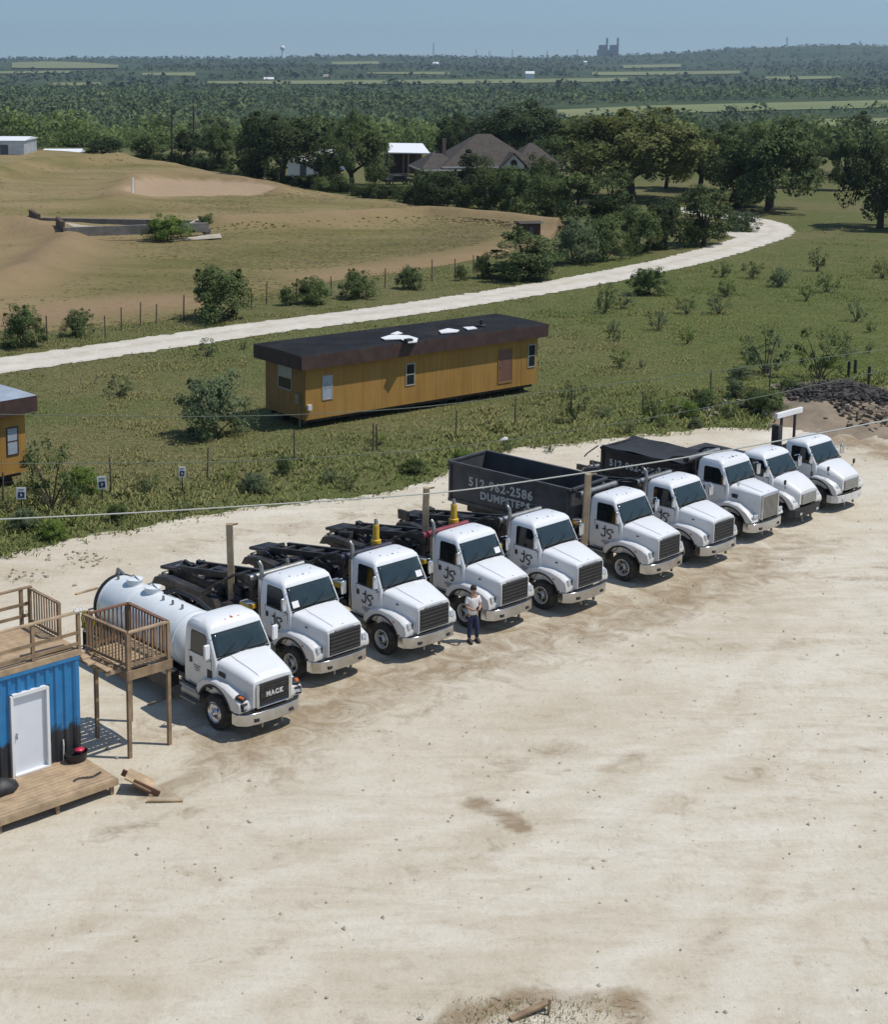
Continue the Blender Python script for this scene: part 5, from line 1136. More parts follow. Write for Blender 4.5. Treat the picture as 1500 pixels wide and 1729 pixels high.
def rail_run(par, a, b, z0, z1, n, m='wood', topm=None):
    a, b = Vector(a), Vector(b)
    MB().bar((*a, z1), (*b, z1), .11, .045).build('top_rail', topm or m, par); MB().bar((*a, z0), (*b, z0), .04, .08).build('bottom_rail', m, par)
    for k in range(n):
        p = a.lerp(b, (k+.7)/(n+.4)); MB().box((p.x, p.y, (z0+z1)/2), (.035, .035, z1-z0-.03)).build('baluster', m, par)
rail_run(land, (lx0, ly0), (lx1, ly0), FZL+.16, RT+.02, 9, topm='wood_pale'); rail_run(land, (lx0, ly0), (lx0-.15, ly1), FZL+.16, RT+.02, 13); rail_run(land, (lx1, ly0), (lx1, ly1), FZL+.16, RT+.02, 13, 'wood_red'); rail_run(land, (lx0, ly1), (lx1, ly1), FZL+.16, RT+.02, 9, 'wood_red')
for k in range(5): MB().box((lx0-.32+.02*k, ly0+.25+k*.36, FZL-.02), (.55, .10, .09)).build('joist_end', 'wood_pale', land)
MB().bar((lx0-.5, ly0+.15, FZL+.10), (lx0-.5, ly1-.1, FZL+.10), .22, .04).build('walkway_plank', 'wood_pale', land)
for k in range(3): MB().box((lx0-.72-.16*k, (ly0+ly1)/2+.3, FZL+.18+.2*k), (.26, 1.2, .04)).build('tread', 'wood_pale', land)

# porch
por = empty('wooden_porch', CC, CA, 'low plank porch in front of the white container door', 'porch')
PX1 = frame_pt(197, 1313, .5)[0]; PY0 = frame_pt(197, 1313, .5)[1]; PZ = .5
nbp = 12
for k in range(nbp): MB().box(((PX1-6.5)/2, PY0+.06+k*(-PY0-.08)/(nbp-1), PZ-.02+random.uniform(-.003, .003)), (PX1+6.5, (-PY0-.08)/(nbp-1)-.010, .035)).build('plank', 'wood_pale', por)
MB().box(((PX1-6.5)/2, PY0-.02, PZ-.11), (PX1+6.5, .04, .16)).build('rim_board', 'wood_pale', por); MB().box((PX1+.02, PY0/2, PZ-.11), (.04, -PY0+.04, .16)).build('rim_board', 'wood', por)
for x in (PX1-.12, PX1-1.75, PX1-3.4): MB().box((x, PY0+.08, (PZ-.05)/2), (.10, .10, PZ-.05)).build('post', 'wood', por); MB().box((x, -.25, (PZ-.05)/2), (.10, .10, PZ-.05)).build('post', 'wood', por)
for k in range(5): MB().box((PX1-.5-k*1.1, PY0/2, PZ-.10), (.05, -PY0-.1, .12)).build('joist', 'wood', por)
# step frame at the porch end
stp = empty('step_frame', CC, CA, 'unfinished wooden step leaning at the right end of the porch', 'step')
a0 = frame_pt(206, 1300, .45); b0 = frame_pt(250, 1326, .05); n0 = (b0[0]-a0[0], b0[1]-a0[1])
for k, (o1, o2) in enumerate(((0, 0), (-.1, -.75))): MB().bar((a0[0]+o1, a0[1]+o2*.9, .40), (b0[0]+o1, b0[1]+o2*.9, .09), .045, .18).build('stringer', 'wood_red', stp)
MB().bar((a0[0]-.06, a0[1]-.33, .50), (b0[0]-.06, b0[1]-.33, .17), .62, .035).build('ramp_board', 'wood_pale', stp)
# small things on and beside the porch
def in_frame(o): o.matrix_world = Matrix.Translation(CC) @ Matrix.Rotation(CA, 4, 'Z'); return o
x_, y_ = frame_pt(128, 1283, PZ)
tub = empty('tub', CC + Matrix.Rotation(CA, 3, 'Z') @ Vector((x_, y_-.05, PZ)), CA, 'black rubber tub with a red cloth hanging over its rim on the porch', 'tub')
MB().lathe([(.20,0),(.24,.02),(.28,.24),(.30,.25),(.27,.25),(.22,.05)], lambda x, y, h: (x*1.15, y*.8, h), 20).build('basin', 'black_plastic', tub, 40)
MB().lathe([(.05,.0),(.13,.03),(.14,.08),(.08,.12),(.02,.13)], lambda x, y, h: (x+.12, y*.8+.03, .20+h), 12).build('red_cloth', 'red_plastic', tub, 40)
x_, y_ = frame_pt(146, 1312, PZ); ch = MB()
for k in range(16): ch.lathe([(.03,-.015),(.05,0),(.03,.015)], lambda a_, b_, h, k=k: (x_-.36+k*.05+a_, y_+.05*math.sin(k*.5)-.012*k*.5+b_*.8, PZ+.016+h+.008*(k % 2)), 8, False)
in_frame(tag(ch.build('chain', 'black_steel', None), 'dark chain laid in a line on the porch planks', 'chain'))
x_, y_ = frame_pt(6, 1333, PZ); bg = MB()
bg.loft([[Vector((x_-.1+r*math.cos(k*.524)*(1+.12*math.sin(k*2.3+z*9)), y_-.05+.75*r*math.sin(k*.524)*(1+.1*math.cos(k*3.1)), PZ+z)) for k in range(12)] for z, r in ((0,.42),(.08,.46),(.2,.38),(.3,.22),(.36,.08))])
in_frame(tag(bg.build('trash_bag', 'black_plastic', None, 60), 'black plastic bag slumped on the porch at the left edge', 'bag'))
a0 = gp(248, 1354, .05); b0 = gp(309, 1354, .05); a0.z = b0.z = .085
tag(MB().bar(a0, b0, .09, .05).build('loose_board', 'wood_pale'), 'single short board lying on the gravel right of the porch', 'board')
for (x0, y0, x1, y1, lab) in ((250,1192,292,1174,'thin pale board on the shaded ground behind the landing posts'),(128,1004,165,993,'pale strip sticking out behind the vacuum tank')):
    a0 = gp(x0, y0, .06); b0 = gp(x1, y1, .06); a0.z = b0.z = .08
    tag(MB().bar(a0, b0, .10, .04).build('loose_board', 'wood_pale'), lab, 'board')
# debris at the bottom edge of the picture
a0 = gp(862, 1722, .06); b0 = gp(928, 1690, .2); tag(MB().bar(a0 + Vector((0, 0, .02)), b0, .14, .05).build('loose_board', 'wood'), 'grey brown board poking out of the dirt at the bottom edge', 'board')
a0 = gp(926, 1712, .05); tag(MB().bar(a0, a0 + Vector((.03, .02, .32)), .05, .05).build('stake', 'wood'), 'short dark stake beside the board at the bottom edge', 'stake')
g = np.random.default_rng(77); db = MB()
for k in range(170):
    x, y = gp(g.uniform(760, 1080), g.uniform(1688, 1745))[:2]; s = g.uniform(.006, .022)
    db.tube([(x, y, .05), (x+g.normal()*s*4, y+g.normal()*s*4, .06+s*g.random())], [s*.35, s*.2], 4)
tag(db.build('twig_litter', 'wood'), 'scatter of twigs and litter along the bottom edge', 'litter', kind='stuff')
for k, (x, y, n_) in enumerate(((135, 945, 60), (35, 975, 40))):
    cst = gp(x, y); mb = MB()
    for _ in range(n_):
        px_, py_ = cst.x+g.normal()*.7, cst.y+g.normal()*.45; s = g.uniform(.03, .13)
        mb.box((px_, py_, .05+s*.3), (s, s*.8, s*.6), rz=g.uniform(0, 3), rx=g.uniform(-.4, .4))
    tag(mb.build('stone_heap', 'pebble'), ('spread of pale rock chunks behind the roof deck', 'small heap of rock lumps at the left edge of the yard')[k], 'rocks', kind='stuff')

# ------------------------------------------------------------------ posts, cables
for px, py, pt_, lab, xt in ((394,1085,884,'wooden post with bracket next to the exhaust of the second truck',389), (714,1010,823,'wooden post between the two trucks left of the grey dumpster',718), (982,984,800,'wooden post in front of the grey dumpster end',988)):
    P = gp(px, py); h = hz(0, pt_, P); r_ = (xt-px)/FPX*P.y
    o = empty('wooden_post', P, 0, lab, 'post', 'wooden posts among the trucks'); MB().bar((0,0,-.2), (r_, 0, h), .22, .22).build('shaft', 'pole_wood', o, bevel=.02); MB().bar((r_-.06, 0, h-.06), (r_+.28, -.1, h+.03), .07, .05).build('bracket', 'pole_wood', o)
def cable(label, pts, Y, r, m):
    w = []
    P = interp_px(pts, 60)
    for _ in range(5): P[1:-1] = (P[:-2]+2*P[1:-1]+P[2:])/4
    for x, y in P:
        u = -(y - PPY) / FPX; c, s = math.cos(PITCH), math.sin(PITCH); t_ = Y / (c + s*u); w.append(((x-PPX)/FPX*t_, Y, CAMH + t_*(-s + c*u)))
    mb = MB(); mb.tube(w, r, 6); tag(mb.build('overhead_cable', m, None, 60), label, 'cable', 'overhead cables')
cable('thick pale lowest overhead cable crossing in front of the trucks', [(-400,893),(0,877),(250,865),(500,849),(760,832),(985,799),(1190,768),(1500,710),(1900,622)], 20, .0095, 'cable_pale')
cable('middle of the three overhead cables, above the small signs', [(-400,785),(0,783),(250,782),(450,779),(760,757),(985,725),(1200,688),(1500,625),(1900,525)], 20.4, .005, 'cable_dark')
cable('topmost overhead cable, crossing the lower wall of the trailer', [(-400,690),(0,700),(300,704),(480,702),(700,690),(985,655),(1200,628),(1500,590),(1900,530)], 20.8, .005, 'cable_dark')

# ------------------------------------------------------------------ person
def skin_obj(name, verts, edges, radii, m, parent, root=0, sub=2):
    me = bpy.data.meshes.new(name); me.from_pydata(verts, edges, []); o = bpy.data.objects.new(name, me); col.objects.link(o); o.parent = parent
    o.modifiers.new('skin', 'SKIN'); sv = me.skin_vertices[0].data if me.skin_vertices else None
    if sv is None:
        bm = bmesh.new(); bm.from_mesh(me); bm.verts.layers.skin.verify(); bm.to_mesh(me); bm.free(); sv = me.skin_vertices[0].data
    for i, r in enumerate(radii): sv[i].radius = (r, r) if not isinstance(r, tuple) else r; sv[i].use_root = (i == root)
    s = o.modifiers.new('sub', 'SUBSURF'); s.levels = sub; s.render_levels = sub; me.materials.append(M[m]); return o
PP = gp(798, 1085); PP.z = .045
per = empty('person', PP, R(18), 'person in white T-shirt and dark jeans standing by a front wheel, hands held together', 'person')
per.scale = (1.06,)*3
bv = [(0,0,.95),(0,0,1.12),(0,.01,1.32),(0,.01,1.46),(0,0,1.55),(0,-.03,1.66),(0,-.035,1.74),
      (.17,.01,1.42),(.23,-.02,1.16),(.10,-.25,1.12),(.055,-.31,1.14),
      (-.17,.01,1.42),(-.23,-.02,1.16),(-.10,-.25,1.10),(-.055,-.31,1.14),
      (.09,0,.90),(.125,-.05,.50),(.14,.0,.09),(.17,-.14,.04),(-.09,0,.90),(-.10,-.01,.50),(-.11,.02,.09),(-.13,-.13,.04)]
be = [(0,1),(1,2),(2,3),(3,4),(4,5),(5,6),(3,7),(7,8),(8,9),(9,10),(3,11),(11,12),(12,13),(13,14),(0,15),(15,16),(16,17),(17,18),(0,19),(19,20),(20,21),(21,22)]
br = [.11,.10,.11,.08,.055,.085,.075,.062,.045,.036,.032,.062,.045,.036,.032,.088,.06,.042,.04,.088,.06,.042,.04]
skin_obj('body', bv, be, br, 'skin', per)
skin_obj('t_shirt', [(0,0,.82),(0,0,1.08),(0,.01,1.32),(0,.01,1.43),(.175,.01,1.42),(.222,-.015,1.22),(-.175,.01,1.42),(-.222,-.015,1.22)], [(0,1),(1,2),(2,3),(3,4),(4,5),(3,6),(6,7)], [(.19,.15),(.18,.15),(.19,.145),(.12,.10),.078,.075,.078,.075], 'cotton_white', per)
skin_obj('jeans', [(0,0,.98),(0,0,.92),(.09,0,.86),(.125,-.05,.50),(.14,.0,.10),(-.09,0,.86),(-.10,-.01,.50),(-.11,.02,.10)], [(0,1),(1,2),(2,3),(3,4),(1,5),(5,6),(6,7)], [.145,.145,.108,.078,.066,.108,.078,.066], 'denim', per)
for s in (-1, 1):
    MB().loft([[Vector(((.145 if s > 0 else -.115)+x*w_, -.05+y*l_, z)) for x, y in ((-1,-1),(-.6,-1.25),(.6,-1.25),(1,-1),(1,.8),(.5,1),(-.5,1),(-1,.8))] for z, w_, l_ in ((0,.05,.14),(.04,.052,.14),(.08,.045,.10),(.11,.04,.06))]).build('shoe', 'shoe', per, 50)
    for k in range(5):      # fingers of each hand, curled towards each other
        fx__ = s*(.05-.004*k); fz = 1.165-.017*k; L_ = (.05,.075,.08,.075,.06)[k]
        f = MB(); f.tube([(fx__, -.32, fz), (fx__-s*L_*.5, -.352, fz-.004), (fx__-s*L_, -.345, fz-.012)] if k else [(fx__, -.31, 1.165), (fx__-s*.015, -.33, 1.20), (fx__-s*.03, -.345, 1.215)], [.010,.009,.007], 6); f.build('finger', 'skin', per, 60)
    MB().lathe([(.005,-.012),(.022,-.008),(.026,.004),(.01,.012)], lambda x, y, h, s=s: (s*.082+h, -.025+x*.7, 1.675+y), 8).build('ear', 'skin', per, 50)
    MB().lathe([(.004,0),(.010,.003),(.004,.006)], lambda x, y, h, s=s: (s*.032+x, -.118-h, 1.70+y*.6), 8).build('eye', 'hair', per)
MB().loft([[Vector((x*w_, -.115-d_, z)) for x in (-1, 0, 1)] + [Vector((0, -.10, z))] for z, w_, d_ in ((1.70,.008,.005),(1.67,.014,.022),(1.655,.018,.012))]).build('nose', 'skin', per, 60)
MB().box((0, -.113, 1.625), (.045, .012, .010)).build('mouth', 'red_paint', per)
hr = MB(); hr.loft([[Vector((.098*r*math.cos(k*.449), -.015+.112*r*math.sin(k*.449)+.012, z+(.035 if math.sin(k*.449) < -.3 and z < 1.75 else 0))) for k in range(14)] for z, r in ((1.66,.95),(1.70,1.03),(1.76,1.0),(1.80,.8),(1.825,.45))]); hr.build('hair', 'hair', per, 60)
ph = MB().box((0, -.345, 1.20), (.075, .012, .15), rx=R(30)).build('phone', 'black_plastic'); ph.matrix_world = Matrix.Translation(PP) @ Matrix.Rotation(R(18), 4, 'Z') @ Matrix.Scale(1.06, 4); tag(ph, 'dark phone held in front of the standing person', 'phone')

# ------------------------------------------------------------------ small signs and meadow fence
for px, yt, yp, yb_, lab in ((37,823,843,872,'leftmost of three small white sign plates with dark square, partly in bushes'), (173,804,826,845,'middle small sign plate with dark square, slightly tilted'), (308,788,806,830,'smallest sign plate with dark square, nearest to the trailer')):
    P = gp(px, yb_); h1 = hz(0, yt, P); h0 = hz(0, yp, P); w = .30 if px > 300 else .40
    o = empty('yard_sign', P, R(8), lab, 'sign', 'small signs at the yard edge')
    MB().bar((0, .03, -.1), (0, .03, h0+.1), .05, .05).build('stake', 'black_steel', o); pl = MB().box((0, 0, (h0+h1)/2), (w, .025, h1-h0), ry=R(-6 if px == 173 else 2)).build('plate', 'frame_white', o)
    MB().box((0, -.018, h0+(h1-h0)*.37), (w*.68, .01, (h1-h0)*.48), ry=R(-6 if px == 173 else 2)).build('dark_square', 'denim', pl)
    MB().bar((-w*.10, -.028, h0+(h1-h0)*.46), (w*.08, -.028, h0+(h1-h0)*.36), .01, .03).build('mark', 'frame_white', pl); MB().bar((w*.08, -.028, h0+(h1-h0)*.36), (-w*.10, -.028, h0+(h1-h0)*.27), .01, .03).build('mark', 'frame_white', pl)
    MB().box((0, -.018, h1-(h1-h0)*.17), (w*.6, .008, .05)).build('caption_bar', 'logo_grey', pl)
def fence(label, px, m='fence_wood', h=1.25, r=.05, wires=3):
    o = empty('wire_fence', gp(*px[0]), 0, label, 'fence'); O = Vector(o.location); tops = []
    for q in px:
        P = gp(*q) - O; hh = h*random.uniform(.85, 1.12); l = random.uniform(-.07, .07); tops.append((P, hh))
        MB().tube([P + Vector((0,0,-.1)), P + Vector((l, 0, hh))], [r, r*.8], 6).build('post', m, o, 60)
    for k in range(wires):
        mb = MB(); mb.tube([P + Vector((0, 0, hh*(.35+.28*k))) for P, hh in tops], .004, 4); mb.build('wire', 'wire', o)
fence('wire fence with thin posts along the white road below the tan field', [(-40,592),(30,585),(80,578),(178,568),(205,558),(237,553),(264,547),(310,540),(425,523),(450,515),(500,508),(560,500),(650,487),(688,480),(730,475),(768,470),(800,462),(838,458)], r=.06, h=1.7)
fence('sparse wire fence along the near edge of the meadow behind the signs', [(-60,850),(5,845),(188,830),(350,808),(497,780),(630,762),(637,760),(770,735),(870,715),(965,700),(1087,700),(1200,672),(1300,655)], r=.05, h=1.45)
for q in ((1433,636),(1445,632),(1467,648)): pass
o3 = empty('fence_stubs', gp(1433,640), 0, 'three short dark fence posts standing behind the rubble pile', 'fence'); O = Vector(o3.location)
for q, h in (((1433,638),1.0), ((1444,632),.9), ((1467,650),1.1)): P = gp(*q)-O; MB().tube([P, P+Vector((0,0,h))], .09, 6).build('post', 'black_steel', o3)

# ------------------------------------------------------------------ rubble heap beside the yard
g = np.random.default_rng(19)
def moundz(q):
    u = (q.x-gp(1420,690).x)/4.2; v_ = (q.y-gp(1420,690).y)/4.5; e = gp(1365,708)
    return -.05 + 0.8*math.exp(-(u*u+v_*v_)*1.1) + .35*math.exp(-((q.x-e.x)**2+(q.y-e.y)**2)/2.5)
def rubble(name, label, cx, cy, w, d, h, n, m, smin, smax):
    P = gp(cx, cy); V = []; F = []
    for k in range(n):
        u = g.normal()*.42; v_ = g.normal()*.42; z = h*math.exp(-(u*u+v_*v_)*2.2)*g.uniform(.75, 1.0); s = g.uniform(smin, smax)
        b = len(V); cs = [Vector((a*s*g.uniform(.5, 1.1), b_*s*g.uniform(.4, .9), c*s*g.uniform(.3, .7))) for a in (-1, 1) for b_ in (-1, 1) for c in (-1, 1)]
        mm = Matrix.Rotation(g.uniform(0, 6), 3, 'Z') @ Matrix.Rotation(g.uniform(-.7, .7), 3, 'X')
        V += [tuple(mm @ c + Vector((P.x+u*w, P.y+v_*d, z + max(0, moundz(Vector((P.x+u*w, P.y+v_*d, 0))))))) for c in cs]; F += [tuple(b+i for i in f) for f in ((0,1,3,2),(4,6,7,5),(0,4,5,1),(2,3,7,6),(0,2,6,4),(1,5,7,3))]
    me = bpy.data.meshes.new(name); me.from_pydata(V, [], F); me.materials.append(M[m]); o = bpy.data.objects.new(name, me); col.objects.link(o); tag(o, label, 'rubble', kind='stuff')
hp = []
for i in range(22):
    hp.append([])
    for j in range(34):
        q = gp(1300+j*9, 752-i*5); u = (q.x-gp(1420,690).x)/4.2; v_ = (q.y-gp(1420,690).y)/4.5
        hp[-1].append((q.x, q.y, -.05 + 0.8*math.exp(-(u*u+v_*v_)*1.1) + .35*math.exp(-((q.x-gp(1365,708).x)**2+(q.y-gp(1365,708).y)**2)/2.5) + .12*mnoise.noise(q*.9) + .08*mnoise.noise(q*2.3)))
tag(grid_obj('dirt_mound', np.array(hp), 'dirt_brown'), kind='structure')
rubble('rubble_pile', 'dark broken rubble heaped on brown earth at the right edge', 1425, 680, 3.6, 3.6, .55, 1900, 'rubble_dark', .05, .20)
rubble('rubble_pile', 'paler stones strewn along the top of the dark rubble', 1400, 668, 3.8, 2.4, .3, 110, 'rubble_pale', .05, .15)
rubble('rubble_pile', 'scattered stones in the weeds left of the rubble heap', 1210, 690, 4.0, 2.4, .2, 45, 'rubble_pale', .05, .18)
rubble('rubble_pile', 'dirt clods at the foot of the rubble heap', 1490, 715, 3.0, 2.0, .4, 120, 'dirt_brown', .05, .2)
P = gp(1337,667,.2); tag(MB().lathe([(.05,0),(.22,.03),(.2,.12),(.05,.16)], lambda x, y, h: (P.x+x*1.4, P.y+y, .25+h), 10).build('plastic_bag', 'frame_white', None, 50), 'small white plastic bag lying in the weeds by the rubble', 'bag')
P2 = gp(850,742,.2); tag(MB().lathe([(.05,0),(.18,.05),(.15,.14),(.03,.2)], lambda x, y, h: (P2.x+x*1.3+.4*h, P2.y+y*(.6+2*x), .12+h+.3*x), 9).build('plastic_bag', 'frame_white', None, 50), 'crumpled white plastic bag in grass above the grey dumpster', 'bag')
# ------------------------------------------------------------------ mobile office trailers
def window(par, fn, u0, u1, v0, v1, pane='window_dark', half=True, fm='window_frame'):
    """fn(u, v, depth) -> xyz on a wall"""
    def slab(nm, a0, a1, b0, b1, d0, d1, m, p): return MB().prism([(a0,b0),(a1,b0),(a1,b1),(a0,b1)], fn, d0, d1).build(nm, m, p)
    w = slab('window', u0, u1, v0, v1, -.01, .012, 'black_plastic', par); f = .06
    if half == 'blind':
        slab('pane', u0+f, u1-f, v0+f, (v0+v1)/2, .012, .02, pane, w); slab('blind', u0+f, u1-f, (v0+v1)/2, v1-f, .012, .022, 'window_frame', w)
    else:
        slab('pane', u0+f, u1-f, v0+f, (v0+v1)/2-.02, .012, .02, pane, w); slab('pane', u0+f, u1-f, (v0+v1)/2+.02, v1-f, .012, .02, pane, w)
    for a0, a1, b0, b1 in ((u0, u0+f, v0, v1), (u1-f, u1, v0, v1), (u0+f, u1-f, v0, v0+f), (u0+f, u1-f, v1-f, v1)): slab('frame', a0, a1, b0, b1, .012, .035, fm, w)
    slab('sash', u0+f, u1-f, (v0+v1)/2-.025, (v0+v1)/2+.025, .022, .03, fm, w)
ZB = .5
A = gp(515,710,ZB); Cc = gp(906,647,ZB); Bk = gp(441,691,ZB)
ang = math.atan2(Cc.y-A.y, Cc.x-A.x); LT = (Cc-A).length; ZR = hz(0, 622, A)
WT = 3.6
print('trailer', A, Cc, math.degrees(ang), LT, ZR, 'w', (Bk-A).length, hz(0,598,A))
tr = empty('office_trailer', Vector((A.x, A.y, 0)), ang, 'long mustard yellow office trailer with black flat roof and dark brown fascia in the meadow', 'trailer')
def trailer(o, L, W, zb, zr, zt, roofm, end_win=True):
    over = .42
    MB().box((L/2, W/2, (zb+zr)/2), (L-.02, W-.02, zr-zb)).build('core', 'siding_dull', o)
    npn = int(L/1.22)
    for k in range(npn):
        MB().box(((k+.5)*L/npn, -.02, (zb+zr)/2), (L/npn-.012, .04, zr-zb)).build('siding_panel', 'siding', o); 
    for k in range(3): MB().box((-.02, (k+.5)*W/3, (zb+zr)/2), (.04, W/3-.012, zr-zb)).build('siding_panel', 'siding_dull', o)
    x0, x1, y0, y1 = -over-.1, L+over, -over, W+over
    for c_, d_ in ((((x0+x1)/2, y0, (zr+zt)/2), (x1-x0, .05, zt-zr)), (((x0+x1)/2, y1, (zr+zt)/2), (x1-x0, .05, zt-zr)), ((x0, (y0+y1)/2, (zr+zt)/2), (.05, y1-y0-.06, zt-zr)), ((x1, (y0+y1)/2, (zr+zt)/2), (.05, y1-y0-.06, zt-zr))): MB().box(c_, d_).build('fascia', 'fascia_brown', o)
    MB().box(((x0+x1)/2, (y0+y1)/2, zr+.03), (x1-x0-.06, y1-y0-.06, .05)).build('soffit', 'fascia_brown', o)
    n = 20; P = np.array([[(x0+(x1-x0)*j/n, y0+(y1-y0)*i/6, zt+.004+.03*(1-(2*i/6-1)**2)+.012*mnoise.noise(Vector((j*.7, i*.9, 1)))) for j in range(n+1)] for i in range(7)])
    rf = grid_obj('roof', P, roofm, parent=o)
    MB().box((L/2, .35, zb-.12), (L-.2, .15, .22)).build('chassis_beam', 'black_steel', o); MB().box((L/2, W-.35, zb-.12), (L-.2, .15, .22)).build('chassis_beam', 'black_steel', o)
    for k in range(2):
        for y in (.6, W-.6): share('wheel', TYRE, o, (L*.6+k*1.1, y, .42), (0,0,0), (.8,.8,.8))
    for k in range(6):
        for y in (.9, W-.9): MB().box((.5+k*(L-1)/5, y, (zb-.2)/2), (.4, .4, zb-.2)).build('pier', 'black_steel', o)  # piers coloured black, standing in for the shade under the trailer
    return x0, x1, y0, y1
ZTt = ZR+.72
tx = trailer(tr, LT, WT, ZB, ZR, ZTt, 'tar_roof')
Fy = lambda u, v, d: (u, -.04-d, v)
def tx_of(px, py):   # along / height on the long wall
    r = (px - PPX) / FPX; u = -(py - PPY) / FPX; c, s = math.cos(PITCH), math.sin(PITCH); d = Vector((r, c + s*u, -s + c*u)); n = Vector((-math.sin(ang), math.cos(ang), 0)); O = Vector((0,0,CAMH)); b = Vector((A.x, A.y, 0))
    t_ = (b-O).dot(n)/d.dot(n); p = O+d*t_-b; return p.x*math.cos(ang)+p.y*math.sin(ang), p.z
for (xa, ya, xb, yb_, pm) in ((543,676,561,632,'window_pale'), (684,652,700,612,'window_dark'), (890,621,904,580,'window_dark')):
    u0, v0 = tx_of(xa, ya); u1, v1 = tx_of(xb, yb_); window(tr, Fy, u0, u1, v0, v1-.0, pm)
u0, v0 = tx_of(841, 648); u1, v1 = tx_of(864, 588)
dr = MB().prism([(u0,v0+.08),(u1,v0+.08),(u1,v1),(u0,v1)], Fy, 0, .02).build('door', 'brown_door', tr)
for a0, a1, b0, b1 in ((u0-.06,u0,v0,v1+.06),(u1,u1+.06,v0,v1+.06),(u0,u1,v1,v1+.06),(u0,u1,v0,v0+.08)): MB().prism([(a0,b0),(a1,b0),(a1,b1),(a0,b1)], Fy, 0, .04).build('frame', 'siding_dull', dr)
MB().box((u0+.12, -.08, (v0+v1)/2), (.06, .05, .06)).build('handle', 'dull_steel', dr)
Fx = lambda u, v, d: (-.04-d, u, v)
window(tr, Fx, 1.1, 2.4, 1.85, 3.15, 'window_dark', 'blind')
u_, v_ = tx_of(517, 688); MB().box((u_+.12, -.13, v_), (.24, .16, .28)).build('meter_box', 'trim_white', tr); MB().tube([(-.08,.35,.1),(-.08,.35,1.9)], .03, 6).build('conduit', 'dull_steel', tr); MB().box((-.1,.5,1.55), (.10,.35,.5)).build('electric_box', 'dull_steel', tr)
# torn pale membrane and vents on the roof
def roof_pt(px, py): 
    p = gp(px, py, ZTt+.1) - Vector((A.x, A.y, 0)); return p.x*math.cos(ang)+p.y*math.sin(ang), -p.x*math.sin(ang)+p.y*math.cos(ang)
for pts, nm in (([(643,571),(660,566),(690,567),(706,572),(704,578),(690,579),(676,573),(650,574)], 'roof_patch'), ([(660,564),(672,560),(680,563),(668,566)], 'roof_patch'), ([(741,559),(757,555),(776,558),(772,561),(745,563)], 'roof_patch'), ([(782,553),(800,552),(806,555),(790,557)], 'roof_patch')):
    MB().prism([roof_pt(*p) for p in pts], lambda u, v, w_: (u, v, ZTt+.075+w_), 0, .05).build(nm, 'frame_white', tr)
u_, v_ = roof_pt(813, 549); MB().lathe([(.3,0),(.28,.03),(.1,.05),(.09,.3),(.02,.3)], lambda x, y, h: (u_+x, v_+y, ZTt+.09+h), 12).build('roof_vent', 'black_plastic', tr)
u_, v_ = roof_pt(690, 577); MB().box((u_, v_, ZTt+.15), (.4,.3,.2)).build('roof_vent', 'black_plastic', tr)
# second trailer, cut by the left picture edge
e1 = gp(70,672,3.4); tl_a = ang + R(8)
P0 = gp(44, 795, .6); L2 = 9.0; zr2 = hz(0, 694, P0)
t2 = empty('office_trailer', Vector((P0.x - math.cos(tl_a)*L2, P0.y - math.sin(tl_a)*L2, 0)), tl_a, 'yellow trailer with pale metal roof, cut off by the left picture edge', 'trailer')
trailer(t2, L2, 3.4, .6, zr2, zr2+.72, 'metal_roof')
window(t2, Fy, L2-1.0, L2-.38, 1.45, 2.75, 'window_pale', True, 'fascia_brown')

# ------------------------------------------------------------------ concrete foundation in the tan field
fo = empty('concrete_foundation', gp(220,400), 0, 'old concrete foundation walls half sunk in the tan field', 'foundation'); O = Vector(fo.location)
def fwall(a, b, h, w, m='concrete', nm='wall'):
    pa, pb_ = gp(*a)-O, gp(*b)-O; z = max(field_z(*gp(*a)[:2]), field_z(*gp(*b)[:2])); pa.z = pb_.z = z+h/2-.2
    MB().bar(pa, pb_, w, h+.4).build(nm, m, fo)
fwall((70,384),(335,389), .25, .5); fwall((107,414),(352,405), .55, .5); fwall((335,388),(352,404), .45, .5); fwall((107,414),(98,404), .9, .4, 'rust_panel', 'end_panel'); fwall((66,386),(52,377), .7, .4, 'rust_panel', 'end_panel')
pf = np.array([[gp(x0+(x1-x0)*k/14, y0+(y1-y0)*k/14) for k in range(15)] for x0, y0, x1, y1 in ((110,405,340,398),(105,397,335,392))]); 
for i in range(2):
    for j in range(15): pf[i, j, 2] = max(field_z(pf[i,j,0]+a, pf[i,j,1]) for a in (-1, 0, 1))+.3
pf -= np.array(O)[None, None]; grid_obj('floor_slab', pf, 'concrete_pale', parent=fo)
pf = np.array([[gp(x0+(x1-x0)*k/14, y0+(y1-y0)*k/14) for k in range(15)] for x0, y0, x1, y1 in ((285,415,375,411),(300,411,372,404))])
for i in range(2):
    for j in range(15): pf[i, j, 2] = max(field_z(pf[i,j,0]+a, pf[i,j,1]+b) for a in (-1, 0, 1) for b in (-1, 1))+.06
pf -= np.array(O)[None, None]; grid_obj('apron_slab', pf, 'concrete_pale', parent=fo)
P = gp(224, 346); P.z = field_z(P.x, P.y); tag(MB().tube([P, P+Vector((.05, 0, 2.2))], [.14,.12], 8).build('white_pipe', 'white_metal'), 'upright white pipe at the edge of the bare dirt pad', 'pipe')

